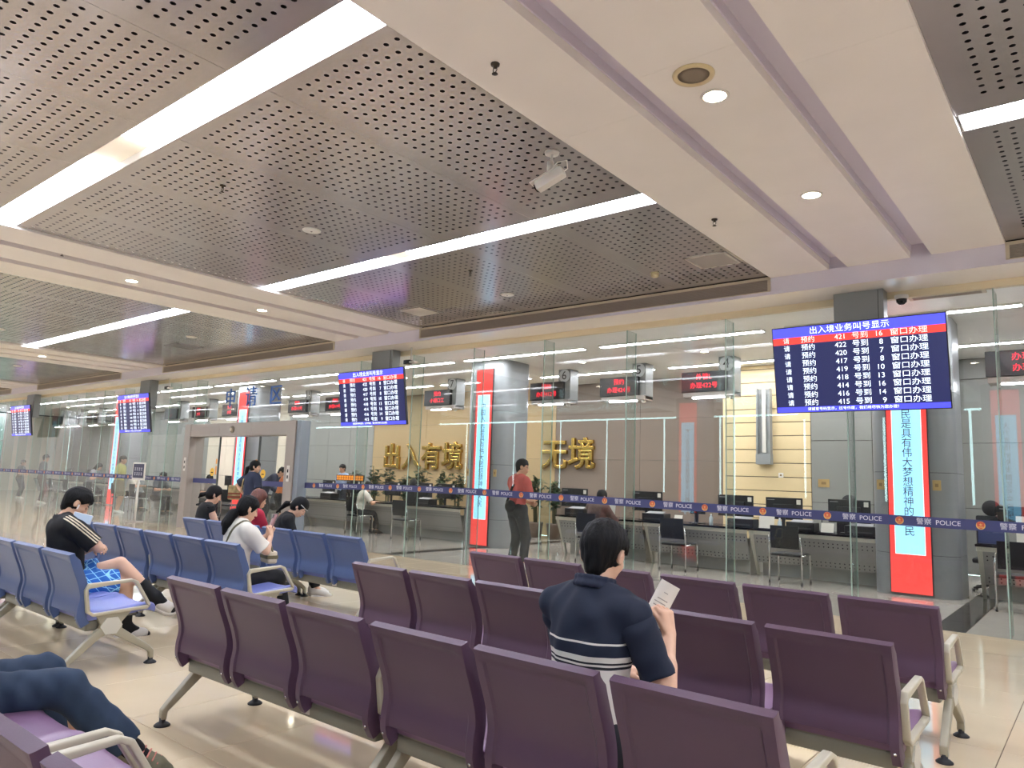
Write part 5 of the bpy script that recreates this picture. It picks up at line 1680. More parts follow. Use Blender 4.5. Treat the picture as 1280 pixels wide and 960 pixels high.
def socks(J, m, up=0.35, g=0.006):
    for (hj, K, A, td, dn, heel, ball, tip) in J['legs']:
        s = J['s']; Q = SDF()
        Q.cone(A, A + (K - A) * up, 0.037 * s + g, 0.044 * s + g, 0.02, cap=0.0).cone(A, heel, 0.039 * s + g, 0.034 * s + g, 0.02).cone(A + td * 0.01, ball, 0.037 * s + g, 0.029 * s + g, 0.02).cone(ball, tip, 0.030 * s + g, 0.023 * s + g, 0.02).cone(heel, ball, 0.032 * s + g, 0.03 * s + g, 0.02)
        link('sock', Q.mesh('sock', min(J['res'], 0.008)), m, J['root'])
def hair(J, m, style='short', vol=0.012, seed=3, tail=None, fringe=0.045):
    s = J['s']; H = J['H']; fh = J['fh']; Q = SDF()
    g = vol
    Q.ell(H(0, -0.014, 0.036), (0.077 * s + g, 0.094 * s + g, 0.088 * s + g), fh, 0.02)
    r = np.random.default_rng(seed)
    hf, hu, hr = J['hf'], J['hu'], J['hr']
    if style == 'short':
        Q.ell(H(0, -0.054, -0.028), (0.050 * s + g * 0.3, 0.040 * s + g * 0.4, 0.078 * s), fh, 0.025)
        for k in range(110):
            th = r.uniform(0, 2 * PI); ph = r.uniform(0.1, 1.0)
            d = np.array([math.sin(ph) * math.cos(th), math.sin(ph) * math.sin(th), math.cos(ph)])
            p = H(*(np.array([0, -0.014, 0.036]) + d * np.array([0.080, 0.098, 0.094])))
            v = nrm(hf * 0.9 + hr * r.uniform(-.6, .6) + hu * r.uniform(-.1, .35))
            v = nrm(v + d * 0.55) if r.uniform() < 0.5 else v
            Q.cone(p - v * 0.012, p + v * r.uniform(0.012, 0.026), 0.010 * s, 0.0035 * s, 0.005)
        cuts = [('plane', H(0, fringe, 0.045), nrm(hf * 0.85 - hu * 0.55)), ('plane', H(0, -0.005, -0.035), nrm(hf * 0.75 - hu * 0.2)), ('plane', H(0, -0.07, -0.088), -hu)]
        cuts = [('plane', H(0, 0.082, 0.038), nrm(hf * 0.5 - hu * 0.35)), ('plane', H(0, -0.05, -0.108), nrm(-hu + hf * 0.25))]
        # sideburns stop before the ears, the nape tapers
        cuts += [('ball', H(0.112, -0.002, -0.014), 0.050 * s), ('ball', H(-0.112, -0.002, -0.014), 0.050 * s), ('ball', H(0.108, -0.050, -0.085), 0.066 * s), ('ball', H(-0.108, -0.050, -0.085), 0.066 * s), ('ball', H(0.05, 0.105, -0.035), 0.092 * s), ('ball', H(-0.05, 0.105, -0.035), 0.092 * s)]
    else:
        Q.ell(H(0, -0.045, -0.015), (0.070 * s + g, 0.058 * s + g, 0.080 * s), fh, 0.02)
        cuts = [('ball', H(0.04, 0.115, -0.030), 0.088 * s), ('ball', H(-0.04, 0.115, -0.030), 0.088 * s)]
        if style != 'long': cuts += [('ball', H(0.092, 0.01, -0.045), 0.036 * s), ('ball', H(-0.092, 0.01, -0.045), 0.036 * s), ('plane', H(0, -0.06, -0.095), -hu)]
    if style == 'long':
        for q in (-1, 0, 1):
            Q.cone(H(q * 0.05, -0.055, 0.0), H(q * 0.065, -0.065, -0.22), 0.055 * s, 0.045 * s, 0.03)
            Q.cone(H(q * 0.065, -0.02, -0.02), H(q * 0.075, -0.02, -0.15), 0.030 * s, 0.025 * s, 0.03) if q else None
    ds = r.uniform(0, 6, 4)
    def strands(X, Y, Z):
        x = (X - J['hc'][0]) * hr[0] + (Y - J['hc'][1]) * hr[1] + (Z - J['hc'][2]) * hr[2]
        y = (X - J['hc'][0]) * hf[0] + (Y - J['hc'][1]) * hf[1] + (Z - J['hc'][2]) * hf[2]
        return 0.0016 * np.sin(x * 210 + 3 * np.sin(y * 40 + ds[0])) + 0.0014 * np.sin((x * 0.6 + y) * 260 + ds[1])
    o = link('hair', Q.mesh('hair', min(J['res'], 0.007), cuts, strands if J['res'] < 0.009 else None), m, J['root'])
    if tail:
        T = SDF()
        for (a, b, ra, rb) in tail: T.cone(H(*a), H(*b), ra * s, rb * s, 0.015)
        link('ponytail', T.mesh('ponytail', min(J['res'], 0.007), (), strands), m, J['root'])
    return o
def phone(label, J, p, u, r_, m_case, m_scr, name='phone'):
    """u: long axis, r_: across, in the person's frame"""
    u = nrm(u); r_ = nrm(np.array(r_) - u * (np.array(r_) @ u)); n = np.cross(r_, u)
    Mw = Matrix.Translation(J['root'].location) @ Matrix.Rotation(J['root'].rotation_euler.z, 4, 'Z')
    L = Matrix(((r_[0], n[0], u[0], p[0]), (r_[1], n[1], u[1], p[1]), (r_[2], n[2], u[2], p[2]), (0, 0, 0, 1)))
    t = thing(name, label, 'phone')
    t.matrix_world = Mw @ L
    bev(MB().box((-0.037, -0.004, -0.077), (0.037, 0.004, 0.077)).build('case', m_case, t), 0.003)
    MB().box((-0.034, -0.0052, -0.073), (0.034, -0.0041, 0.073)).build('display', m_scr, t)
    MB().box((-0.030, 0.004, 0.035), (-0.006, 0.006, 0.070)).build('lens_block', plast_b, t)
    return t
# ================================================================= the people
navy = band_mat('polo_cloth', (0, 0, 1), [(0.30, 'd8d2c6'), (0.794, '14161c'), (0.802, 'd8d2c6'), (0.811, '14161c'), (0.819, 'd8d2c6'), (0.838, '161e30'), (0.881, 'd8d2c6'), (0.889, '161e30')], 0.85)
navy_c = mat('polo_collar', '171f33', 0.85)
dkt = mat('dark_trousers', '16181d', 0.85)
jean = mat('navy_trousers', '26374c', 0.85, noise=0.12, nscale=9)
blk = mat('black_cloth', '0f0f11', 0.85)
wht = mat('white_cloth', 'd3cdc0', 0.85, noise=0.03)
redc = mat('red_cloth', 'b5524a', 0.85)
crim = mat('crimson_cloth', 'a81f38', 0.85)
org_c = mat('orange_cloth', 'c9743f', 0.85)
yel_c = mat('yellow_cloth', 'b8b05c', 0.85)
gry_c = mat('grey_cloth', '4c5054', 0.85)
brn_c = mat('brown_cloth', '57453f', 0.95, noise=0.25, nscale=30, bump=0.5, bscale=60)
nav_d = mat('navy_cloth', '232a40', 0.85)
blu_c = mat('light_blue_cloth', '8fa3bd', 0.85)
sole_w = mat('sole_white', 'd6d2c8', 0.6)
shoe_w = mat('white_shoe', 'cfcac0', 0.55)
shoe_d = mat('dark_shoe', '1c1b1c', 0.5)
shoe_o = mat('olive_shoe', '6d6a54', 0.7, noise=0.2, nscale=30)
ph_scr = mat('phone_display', '20242c', 0.2, emit=0.5, ecol='8ea2b4')

# --- man in the navy polo, seen from behind
J = person('seated man in a navy polo shirt with white stripes, seen from behind, holding a slip', (-1.595, 2.475, 0), 0, 1.74, hip=(0, 0, 0.535), lean=5, neck=5, head=(-4, 12, 0),
           hands=((-0.12, 0.42, 0.66), (0.205, 0.275, 0.885)), feet=((-0.16, 0.50, 0.085), (0.15, 0.52, 0.085)), elbows=((-0.5, -0.1, -0.8), (0.40, -0.15, -1)),
           handdir=((0.5, 0.8, 0.1), (-0.22, 0.10, 0.95)), palm=((0, 0, -1), (-0.85, 0.15, 0.25)), curl=(30, 52), thumb=(40, 20), res=0.0062, skin=skin_p, fat=0.97)
top(J, navy, 'polo_shirt', g=0.014, sleeve=0.80, hem=0.14, wr=0.010, seed=5, neckr=0.062, collar=navy_c, loose=0.006, sleeve_g=0.018, sleeve_m=mat('polo_sleeve', '161e30', 0.85))
trousers(J, dkt); shoes(J, shoe_d, sole_w); hair(J, hair_b, 'short', 0.018, 4)
w_ = J['arms'][1][2]
t = thing('paper_slip', 'small white printed slip held up by the man in the navy polo', 'paper')
t.location = (-1.595 + w_[0] - 0.062, 2.475 + w_[1] + 0.015, w_[2] + 0.088)
t.rotation_euler = (math.radians(-8), math.radians(27), math.radians(28))
mb = MB(); n = 8
for i in range(n + 1):
    z = -0.085 + 0.205 * i / n; y = 0.012 * math.sin(PI * i / n)
    mb.v += [(-0.041, y, z), (0.041, y, z), (-0.041, y + 0.0008, z), (0.041, y + 0.0008, z)]
for i in range(n):
    a = i * 4
    for f in ((a, a + 1, a + 5, a + 4), (a + 2, a + 6, a + 7, a + 3), (a, a + 4, a + 6, a + 2), (a + 1, a + 3, a + 7, a + 5)):
        mb.f.append(f); mb.mi.append(0); mb.sm.append(True)
mb.build('sheet', mat('slip_paper', 'e4ded0', 0.7), t)
mb = MB()
for k, (a, b, z) in enumerate(((-0.008, 0.010, 0.075), (-0.022, 0.022, 0.045), (-0.028, 0.020, 0.030), (-0.026, 0.026, 0.015), (-0.020, 0.028, 0.0), (-0.028, 0.012, -0.015), (-0.024, 0.024, -0.03))):
    y = 0.012 * math.sin(PI * (z + 0.085) / 0.205) - 0.0006
    mb.add([(a, y, z), (b, y, z), (b, y, z + 0.004), (a, y, z + 0.004)], [(0, 1, 2, 3)])
tag(mb.build('print_lines', mat('print_grey', '9a948a', 0.7), t), kind='stuff')

# --- man in the black T-shirt and blue shorts
J = person('man in black T-shirt with cream shoulder stripes and blue shorts, cheek on hand', (-6.86, 2.45, 0), math.radians(-4), 1.72, hip=(0.05, 0.12, 0.52), lean=-10, side=-5, neck=18, head=(6, 22, 3),
           hands=((0.06, 0.29, 0.78), (0.085, 0.165, 0.95)), feet=((0.27, 0.76, 0.36), (0.06, 0.62, 0.085)), elbows=((-0.7, 0.1, -0.9), (0.35, 1.0, -0.9)), knees=((0.15, 0.3, 1), (0.1, 1, 0.4)),
           handdir=((0.9, 0.3, 0.1), (-0.25, -0.30, 0.9)), palm=((0, 0.3, -1), (-0.6, -0.7, 0.1)), curl=(40, 45), thumb=(40, 35), res=0.0065, skin=skin_p, toe=((0.75, 0.85, -0.45), (0.25, 1, -0.1)))
s = J['s']
a, e, w = J['arms'][1]
ax = nrm(e - a); shd = nrm(a + J['U'] * 0.05 - (J['base'] + J['U'] * 0.02))
acr = nrm(np.cross(shd, ax)); out = nrm(np.cross(ax, acr)); out = out if out @ (J['U'] + J['R']) > 0 else -out
acr2 = nrm(np.cross(shd + ax * 0.6, out))
strip = mat('cream_stripe', 'd9cdb2', 0.85)
slabs = []
p_ = a + J['U'] * 0.04
for k in (-1, 0, 1):
    c_ = p_ + acr2 * (k * 0.021 - 0.004)
    slabs.append(('sleeve_stripe', strip, [('plane', c_ + acr2 * 0.0062, acr2), ('plane', c_ - acr2 * 0.0062, -acr2), ('plane', a + out * 0.005, -out), ('plane', J['base'] + J['R'] * 0.055, -J['R'])]))
top(J, mat('black_tee', '101011', 0.85), 'tshirt', g=0.016, sleeve=0.86, hem=0.13, wr=0.007, seed=8, neckr=0.066, loose=0.006, sleeve_g=0.030, slabs=slabs)
C = SDF(); nc = J['base'] + J['U'] * 0.03
for k in range(14):
    a0, a1 = 2 * PI * k / 14, 2 * PI * (k + 1) / 14
    C.cone(nc + (J['R'] * math.sin(a0) * 0.067 + J['Fw'] * math.cos(a0) * 0.068) * s, nc + (J['R'] * math.sin(a1) * 0.067 + J['Fw'] * math.cos(a1) * 0.068) * s, 0.010, 0.010, 0.005)
link('neck_band', C.mesh('neck_band', 0.0055), strip, J['root'])
# patterned shorts: blue with thin pale lattice lines
sm_ = mat('shorts_cloth', '1f62b4', 0.8)
nt = sm_.node_tree; b_ = nt.nodes['Principled BSDF']
tc = nt.nodes.new('ShaderNodeTexCoord'); acc = None
for dv_ in ((1, 0.3, 1), (1, 0.3, -1), (0.2, 1, 0.9)):
    d_ = nt.nodes.new('ShaderNodeVectorMath'); d_.operation = 'DOT_PRODUCT'; d_.inputs[1].default_value = [x * 78 for x in dv_]
    nt.links.new(tc.outputs['Object'], d_.inputs[0])
    sn = nt.nodes.new('ShaderNodeMath'); sn.operation = 'SINE'; nt.links.new(d_.outputs['Value'], sn.inputs[0])
    gt = nt.nodes.new('ShaderNodeMath'); gt.operation = 'GREATER_THAN'; gt.inputs[1].default_value = 0.955; nt.links.new(sn.outputs[0], gt.inputs[0])
    if acc is None: acc = gt
    else:
        mxm = nt.nodes.new('ShaderNodeMath'); mxm.operation = 'MAXIMUM'; nt.links.new(acc.outputs[0], mxm.inputs[0]); nt.links.new(gt.outputs[0], mxm.inputs[1]); acc = mxm
mxc = nt.nodes.new('ShaderNodeMix'); mxc.data_type = 'RGBA'
mxc.inputs['A'].default_value = lin('1f62b4'); mxc.inputs['B'].default_value = lin('8fd0ee')
nt.links.new(acc.outputs[0], mxc.inputs['Factor']); nt.links.new(mxc.outputs['Result'], b_.inputs['Base Color'])
trousers(J, sm_, 'shorts', g=0.020, wr=0.006, seed=4, flare=0.022, knee_end=(0.62, 0.80))
socks(J, blk, 0.42); 
for q in (0, 1):          # open slippers
    hj, K, A, td, dn, heel, ball, tip = J['legs'][q]
    Q = SDF(); fl = heel + dn * 0.042
    up_ = lambda p: p - dn * ((p - fl) @ dn)
    Q.cone(up_(heel), up_(ball), 0.050, 0.056, 0.02).cone(up_(ball), up_(tip), 0.056, 0.040, 0.02)
    sl_ = link('slipper', Q.mesh('slipper', 0.006, [('plane', fl + dn * 0.02, dn), ('plane', fl - dn * 0.012, -dn)]), shoe_w, J['root'])
    Q = SDF(); m0 = ball - td * 0.05
    Q.cone(m0 - dn * 0.004, ball + td * 0.015, 0.052, 0.048, 0.02)
    o = link('strap', Q.mesh('strap', 0.006, [('plane', fl, dn)]), shoe_w, sl_)
hair(J, hair_b, 'short', 0.022, 6)
link('wristband', (lambda Q: Q.mesh('wristband', 0.005))(SDF().cone(w + (e - w) * 0.14, w + (e - w) * 0.19, 0.034, 0.034, 0.01, cap=0.0)), blk, J['root'])
wat = SDF().cone(w + (e - w) * 0.27 + out * 0.012, w + (e - w) * 0.40 + out * 0.012, 0.024, 0.022, 0.01)
link('wrist_strap', wat.mesh('wrist_strap', 0.005), blk, J['root'])
ep = SDF().cone(J['H'](0.090, 0.008, -0.010), J['H'](0.092, 0.016, -0.040), 0.008, 0.005, 0.004)
link('earbud', ep.mesh('earbud', 0.003), mat('earbud_white', 'e6e4e0', 0.3), J['root'])
phone('phone with a pale screen held against the cheek of the man in blue shorts', J, w + np.array([0.075, -0.020, 0.085]), (0.62, 0.76, -0.22), (0.05, 0.2, 0.95), mat('phone_white', 'cfd0d2', 0.3), mat('phone_pale', '5a6270', 0.2, emit=0.45, ecol='b4c4dc'))

# --- woman in the white T-shirt with a phone
J = person('seated woman in a white T-shirt with a black ponytail, looking at a phone', (-6.43, 3.86, 0), math.radians(-4), 1.62, hip=(0, 0, 0.50), lean=2, neck=10, head=(6, 10, 0), female=True,
           hands=((-0.03, 0.33, 0.86), (0.05, 0.315, 0.85)), feet=((-0.10, 0.50, 0.08), (0.10, 0.50, 0.08)), elbows=((-0.7, -0.1, -0.9), (0.75, -0.1, -0.9)),
           handdir=((0.35, 0.3, 0.9), (-0.35, 0.3, 0.9)), palm=((0.8, -0.5, 0), (-0.8, -0.5, 0)), curl=(45, 45), thumb=(30, 30), res=0.007, skin=skin_p)
nv = nrm(J['U'] * 0.55 + J['R'] * 0.84); cp = J['sh'][1] - J['R'] * 0.055 + J['U'] * 0.05
nv = nrm(np.cross(nrm(J['U'] * 1.0 + J['R'] * 0.42), J['Fw']))
top(J, wht, 'tshirt', g=0.016, sleeve=0.86, hem=0.12, wr=0.007, seed=11, neckr=0.060, loose=0.006, sleeve_g=0.028,
    slabs=[('bag_strap', mat('olive_strap', '57523a', 0.8), [('plane', cp + nv * 0.014, nv), ('plane', cp - nv * 0.014, -nv), ('plane', J['chest'] + J['R'] * 0.15, J['R'])])])
trousers(J, blk, g=0.014); shoes(J, shoe_w, sole_w)
hair(J, hair_b, 'tied', 0.016, 9, tail=[((0, -0.085, -0.05), (0, -0.125, -0.095), 0.034, 0.045), ((0, -0.125, -0.095), (0.0, -0.145, -0.20), 0.052, 0.052), ((0, -0.145, -0.20), (0.01, -0.135, -0.31), 0.050, 0.012)])
hands_mid = (J['arms'][0][2] + J['arms'][1][2]) / 2
phone('phone held up in both hands by the woman in the white T-shirt', J, hands_mid + np.array([0.0, 0.025, 0.135]), (0, 0.35, 0.95), (1, 0, 0), mat('phone_rose', '8a5a58', 0.35), ph_scr)
bg_ = thing('shoulder_bag', 'small cream and olive bag on the lap of the woman in the white T-shirt', 'bag', (-6.33, 4.15, 0.665), math.radians(-15))
bev(MB().box((-0.11, -0.05, -0.06), (0.11, 0.05, 0.06)).build('body', mat('bag_cream', 'c9bfa6', 0.7), bg_), 0.02)
MB().bbox((-0.112, -0.053, -0.015), (0.112, 0.053, 0.02), 0.004).build('band', mat('bag_olive', '6a6346', 0.8), bg_)
MB().tube([(-0.10, 0, 0.05), (-0.05, 0, 0.10), (0.05, 0, 0.10), (0.10, 0, 0.05)], 0.009, 8).build('handle', MATS['bag_olive'], bg_)

# --- legs at the lower left
J = person('seated person in navy trousers and olive sneakers at the lower left corner', (-3.88, 1.00, 0), 0, 1.74, hip=(0, 0, 0.50), lean=-6, head=(0, 14, 0),
           hands=((-0.26, 0.12, 0.66), (-0.12, 0.16, 0.68)), feet=((-0.10, 0.52, 0.085), (0.36, 0.67, 0.20)), knees=((0, 1, 0.4), (0.35, 0.6, 0.8)), toe=((0, 1, -0.1), (0.55, 0.75, -0.30)),
           res=0.0085, palm=((0, 0, -1), (0, 0, -1)))
top(J, mat('charcoal_tee', '2a2c31', 0.85), 'tshirt', wr=0.005, seed=21); trousers(J, jean, g=0.022, length=0.92, wr=0.008, seed=12, flare=0.006); socks(J, blk, 0.3); shoes(J, shoe_o, sole_w, g=0.012)
hj, K, A, td, dn, heel, ball, tip = J['legs'][1]
q = SDF(); sdv = np.cross(td, dn)
for k in range(4):
    c_ = A + td * (0.055 + 0.026 * k) - dn * (0.008 - 0.010 * k)
    q.cone(c_ - sdv * 0.026 - dn * 0.012, c_ + sdv * 0.026 - dn * 0.012, 0.0045, 0.0045, 0.003)
link('laces', q.mesh('laces', 0.004), mat('lace_pink', 'c07a6c', 0.7), J['root'])
hair(J, hair_b, 'short', 0.018, 31)

# --- the far blue row
J = person('seated woman in a sleeveless black top with frilled shoulders on the far left blue bench', (-9.58, 5.20, 0), math.radians(-8), 1.64, hip=(0, 0, 0.52), lean=8, neck=10, head=(10, 12, 0), female=True,
           hands=((-0.05, 0.36, 0.66), (0.05, 0.36, 0.66)), feet=((-0.10, 0.5, 0.08), (0.10, 0.5, 0.08)), res=0.0105, skin=skin_p)
top(J, blk, 'frilled_top', sleeve=0.0, wr=0.0, g=0.012); trousers(J, dkt); shoes(J, shoe_d)
r_ = np.random.default_rng(5)
for sd_ in (0, 1):
    q = SDF()
    for k in range(12):
        p = J['sh'][sd_] + J['U'] * (0.045 + r_.uniform(-.02, .01)) + J['R'] * r_.uniform(-.05, .05) + J['Fw'] * r_.uniform(-.07, .06)
        q.ell(p, (0.024, 0.020, 0.016), None, 0.01)
    link('shoulder_frill', q.mesh('shoulder_frill', 0.008), blk, J['root'])
hair(J, mat('hair_dark_brown', '0e0a09', 0.6, noise=0.4, nscale=60, bump=0.4, bscale=120, spec=0.22), 'tied', 0.018, 12, tail=[((0, -0.10, -0.02), (0, -0.16, -0.07), 0.028, 0.030), ((0, -0.16, -0.07), (-0.02, -0.17, -0.12), 0.030, 0.010)])
J = person('seated woman with long auburn hair and a crimson top in the far blue row', (-8.42, 5.20, 0), math.radians(-5), 1.62, hip=(0, 0, 0.51), lean=6, neck=4, head=(0, 10, 0), female=True,
           hands=((-0.05, 0.36, 0.66), (0.05, 0.36, 0.66)), feet=((-0.10, 0.5, 0.08), (0.10, 0.5, 0.08)), res=0.0105, skin=skin_p)
top(J, crim, 'blouse', sleeve=1.5, wr=0.004, g=0.014); trousers(J, dkt); shoes(J, shoe_d); hair(J, hair_r, 'long', 0.018, 14)
J = person('seated woman in black with a white hair tie, bent over in the far blue row', (-7.90, 5.24, 0), math.radians(-30), 1.62, hip=(0, 0, 0.50), lean=20, neck=14, head=(12, 22, 0), female=True,
           hands=((-0.05, 0.42, 0.62), (0.05, 0.42, 0.62)), feet=((-0.10, 0.52, 0.08), (0.10, 0.52, 0.08)), res=0.0105, skin=skin_p)
top(J, blk, 'blouse', sleeve=1.4, wr=0.004, g=0.014); trousers(J, dkt); shoes(J, shoe_w, sole_w)
hair(J, hair_b, 'tied', 0.018, 15, tail=[((0, -0.10, -0.02), (-0.01, -0.15, -0.08), 0.026, 0.036), ((-0.01, -0.15, -0.08), (-0.02, -0.16, -0.24), 0.036, 0.014)])
link('hair_tie', SDF().ell(J['H'](0, -0.118, -0.028), (0.030, 0.014, 0.030), J['fh']).mesh('hair_tie', 0.007), wht, J['root'])
q = SDF()
for k in range(9):
    a0, a1 = -1.5 + 3.0 * k / 9, -1.5 + 3.0 * (k + 1) / 9
    q.cone(J['H'](0.10 * math.sin(a0), -0.01 + 0.115 * math.cos(a0), 0.045), J['H'](0.10 * math.sin(a1), -0.01 + 0.115 * math.cos(a1), 0.045), 0.005, 0.005, 0.003)
link('hair_band', q.mesh('hair_band', 0.006), wht, J['root'])

# --- standing figures
STAND = dict(hip=(0, 0, 0.93))
J = person('standing woman in navy with a black ponytail and patterned bag by the sliding door', (-13.35, 8.22, 0), math.radians(8), 1.69, hip=(0, 0, 0.91), lean=2, head=(50, 8, 0), female=True,
           hands=((-0.22, 0.02, 1.00), (0.24, 0.10, 0.86)), feet=((-0.10, 0, 0.08), (0.10, 0.03, 0.08)), elbows=((-1, -0.3, -0.1), (0.5, -0.8, -0.3)), res=0.0105, skin=skin_p, knees=((0, 1, 0), (0, 1, 0)))
top(J, nav_d, 'tunic', g=0.022, sleeve=0.8, hem=0.30, wr=0.005, sleeve_g=0.03, neckr=0.062); trousers(J, dkt, g=0.02); shoes(J, shoe_d)
hair(J, hair_b, 'tied', 0.016, 17, tail=[((0, -0.10, 0.0), (-0.01, -0.15, -0.06), 0.026, 0.036), ((-0.01, -0.15, -0.06), (-0.02, -0.15, -0.34), 0.040, 0.016)])
q = SDF()
nc = J['base'] + J['U'] * 0.035
for k in range(10):
    a0, a1 = 2 * PI * k / 10, 2 * PI * (k + 1) / 10
    q.cone(nc + J['R'] * math.sin(a0) * 0.062 + J['Fw'] * math.cos(a0) * 0.06, nc + J['R'] * math.sin(a1) * 0.062 + J['Fw'] * math.cos(a1) * 0.06, 0.013, 0.013, 0.006)
link('collar', q.mesh('collar', 0.008), blu_c, J['root'])
q = SDF()
P_ = [J['sh'][0] + J['U'] * 0.065 + J['R'] * 0.03, J['sh'][0] - J['Fw'] * 0.10 + J['R'] * 0.02 - J['U'] * 0.06, J['wst'] - J['R'] * 0.17 - J['Fw'] * 0.10 - J['U'] * 0.02]
P2_ = [P_[0], J['sh'][0] + J['Fw'] * 0.10 - J['U'] * 0.08, J['wst'] - J['R'] * 0.19 + J['Fw'] * 0.02]
for Q_ in (P_, P2_):
    for x_, y_ in zip(Q_[:-1], Q_[1:]): q.cone(x_, y_, 0.011, 0.011, 0.005)
link('bag_strap', q.mesh('bag_strap', 0.008), mat('tan_strap', 'b09a68', 0.7), J['root'])
bgm_ = mat('patterned_bag', '9a8a62', 0.8, noise=0.6, nscale=14)
b_ = thing('shoulder_bag', 'patterned tan shoulder bag hanging at the left hip of the standing woman in navy', 'bag', (-13.74, 8.10, 1.02), math.radians(-30))
bev(MB().box((-0.05, -0.12, -0.13), (0.05, 0.12, 0.16)).build('body', bgm_, b_), 0.02)
MB().box((-0.052, -0.122, -0.10), (0.052, 0.122, -0.055)).box((-0.052, -0.122, -0.02), (0.052, 0.122, 0.01)).build('stripes', mat('bag_rust', '7a3e2c', 0.8), b_)

J = person('standing man in glasses, red T-shirt and black sling bag behind the glass', (-7.90, 9.95, 0), math.radians(-12), 1.84, hip=(0, 0, 1.0), lean=2, neck=4, head=(40, 6, 0),
           hands=((-0.02, 0.30, 1.10), (0.06, 0.31, 1.14)), feet=((-0.12, 0, 0.085), (0.12, 0.06, 0.085)), elbows=((-0.7, -0.6, -0.8), (0.7, -0.6, -0.8)), res=0.0095, palm=((1, 0, 0), (-1, 0, 0)), curl=(50, 50), knees=((0, 1, 0), (0, 1, 0)), glasses=True)
top(J, redc, 'tshirt', g=0.018, sleeve=0.78, hem=0.22, wr=0.006, seed=13, sleeve_g=0.03); trousers(J, mat('dark_grey_trousers', '2d2e30', 0.85), g=0.022); shoes(J, shoe_w, sole_w); hair(J, hair_b, 'short', 0.014, 19)
q = SDF()
P_ = [J['sh'][1] - J['R'] * 0.06 + J['U'] * 0.068, J['chest'] - J['Fw'] * 0.155 + J['R'] * 0.02, J['hip'] - J['R'] * 0.17 - J['Fw'] * 0.10 + J['U'] * 0.10]
P2_ = [P_[0], J['chest'] + J['Fw'] * 0.15 + J['R'] * 0.03, J['hip'] - J['R'] * 0.14 + J['Fw'] * 0.13 + J['U'] * 0.12]
for Q_ in (P_, P2_):
    for x_, y_ in zip(Q_[:-1], Q_[1:]): q.cone(x_, y_, 0.020, 0.020, 0.006)
link('sling_strap', q.mesh('sling_strap', 0.008), blk, J['root'])
q = SDF().ell(J['hip'] + J['R'] * 0.02 - J['Fw'] * 0.175 + J['U'] * 0.03, (0.13, 0.055, 0.105), None, 0.02)
link('sling_bag', q.mesh('sling_bag', 0.008), blk, J['root'])

J = person('man in navy bending over a counter, seen through the open sliding door', (-17.75, 11.3, 0), math.radians(-52), 1.80, hip=(0, 0, 0.97), lean=46, neck=0, head=(0, 20, 0),
           hands=((-0.16, 0.58, 0.92), (0.16, 0.58, 0.92)), feet=((-0.11, 0, 0.085), (0.11, 0.05, 0.085)), res=0.014, knees=((0, 1, 0), (0, 1, 0)), palm=((0, 0, -1), (0, 0, -1)))
top(J, nav_d, 'jacket', sleeve=1.8, g=0.022, hem=0.2); trousers(J, dkt); shoes(J, shoe_d); hair(J, hair_b, 'short', 0.014, 23)
J = person('child in an orange T-shirt and black shorts behind the right sliding door leaf', (-16.05, 10.7, 0), math.radians(-20), 1.62, hip=(0, 0, 0.87), lean=14, neck=10, head=(10, 20, 0),
           hands=((-0.18, 0.34, 1.02), (0.16, 0.36, 1.0)), feet=((-0.10, 0, 0.08), (0.10, 0.04, 0.08)), res=0.014, knees=((0, 1, 0), (0, 1, 0)))
top(J, org_c, 'tshirt', sleeve=0.8, g=0.02, hem=0.18, sleeve_g=0.03); trousers(J, blk, 'shorts', g=0.03, knee_end=(0.85, 0.85), flare=0.02); shoes(J, shoe_w, sole_w); hair(J, hair_b, 'short', 0.014, 25)
def seated(label, x, y, rz, cloth, hairstyle='short', h=1.68, hz=0.55, lean=14, female=False, sleeve=0.8, hm=None, tr=None, head=(0, 15, 0), fat=1.0):
    J = person(label, (x, y, 0), math.radians(rz), h, hip=(0, 0, hz), lean=lean, neck=8, head=head, female=female, fat=fat,
               hands=((-0.12, 0.42, hz + 0.24), (0.12, 0.42, hz + 0.24)), feet=((-0.12, 0.42, 0.08), (0.12, 0.44, 0.08)), res=0.015, elbows=((-0.8, -0.3, -0.6), (0.8, -0.3, -0.6)), palm=((0, 0, -1), (0, 0, -1)))
    top(J, cloth, 'shirt', sleeve=sleeve, g=0.018, wr=0.005, seed=int(abs(x) * 10)); trousers(J, tr or dkt); shoes(J, shoe_d)
    hair(J, hm or hair_b, hairstyle, 0.016, int(abs(x) * 7))
    return J
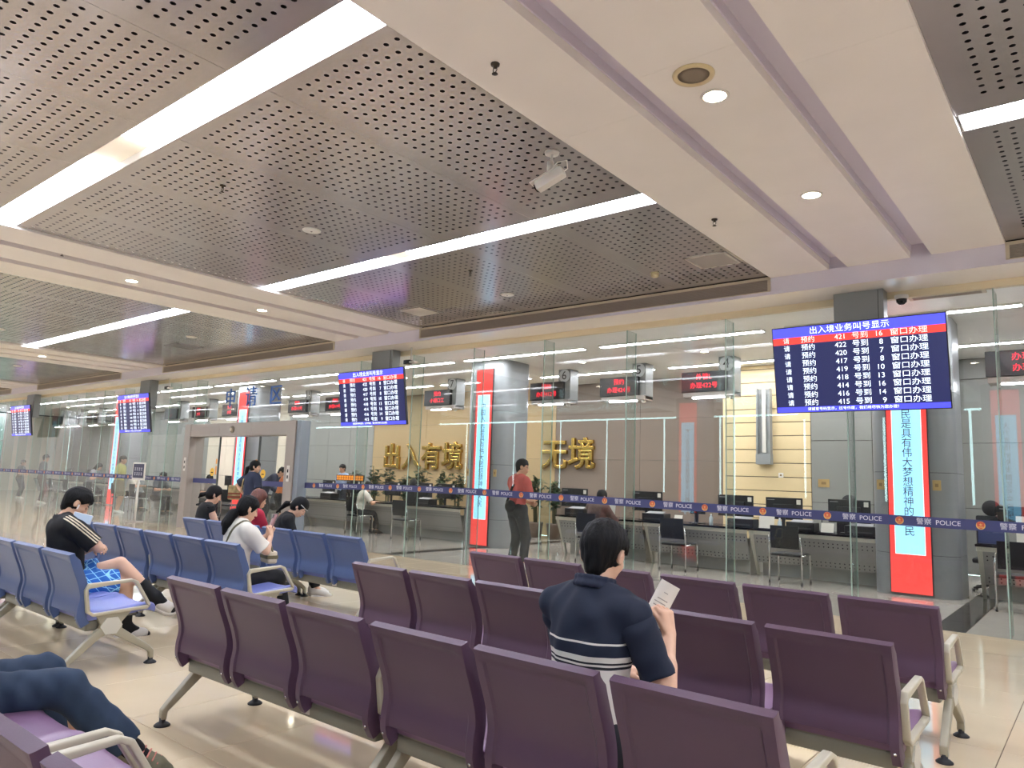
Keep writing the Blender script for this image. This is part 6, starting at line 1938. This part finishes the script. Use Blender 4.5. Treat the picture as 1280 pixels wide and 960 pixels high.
seated('visitor in a white shirt sitting at a counter under the gold characters', -15.0, 12.36, -20, wht, h=1.72)
seated('visitor in a fuzzy brown jacket at a counter, behind the navy polo man', -7.66, 12.05, -10, brn_c, sleeve=1.8, h=1.80, lean=10, fat=1.15)
seated('visitor in grey sitting behind the right sliding door leaf', -18.2, 11.95, -30, gry_c)
seated('visitor in light clothes sitting behind the left sliding door leaf, facing right', -21.6, 11.7, -75, mat('stone_cloth', '8d8478', 0.85), h=1.74)
seated('visitor in dark grey sitting left of the sliding door behind the stand sign', -24.2, 11.5, -70, gry_c, h=1.80)
seated('visitor in white sitting before the standing figure in yellow', -26.2, 11.5, -40, wht, h=1.84, hz=0.60)
J = seated('woman with long dark hair leaning over a counter at the far left', -29.6, 11.5, -50, mat('mid_grey_cloth', '8a8c8e', 0.85), 'long', h=1.86, hz=0.80, female=True, lean=26)
def standing(label, x, y, rz, h, cloth, tr, lean=2, sleeve=0.8, knee=None, hands=None):
    J = person(label, (x, y, 0), math.radians(rz), h, hip=(0, 0, 0.54 * h), lean=lean, head=(0, 10, 0), hands=hands or ((-0.16, 0.24, 0.62 * h), (0.16, 0.26, 0.64 * h)), feet=((-0.11, 0, 0.08), (0.11, 0.04, 0.08)), res=0.015, knees=((0, 1, 0), (0, 1, 0)))
    top(J, cloth, 'shirt', sleeve=sleeve, g=0.02, hem=0.2); trousers(J, tr, g=0.02, knee_end=knee, flare=0.02 if knee else 0); shoes(J, shoe_w); hair(J, hair_b, 'short', 0.015, int(abs(x) * 3))
standing('standing man in dark grey at the far left behind the glass', -31.0, 10.4, -30, 1.82, gry_c, mat('brown_trousers', '4a3a34', 0.85))
standing('standing figure in a yellow T-shirt and shorts behind the far glass', -24.7, 10.5, -45, 1.82, yel_c, mat('khaki_cloth', '857a62', 0.85), knee=(0.95, 0.95))
standing('staff member in a pale blue shirt standing behind the counter, left of the gold characters', -18.3, 14.4, 180, 1.78, blu_c, dkt)
standing('person in black standing among the counters at the left edge', -35.2, 11.0, -40, 1.60, blk, dkt)
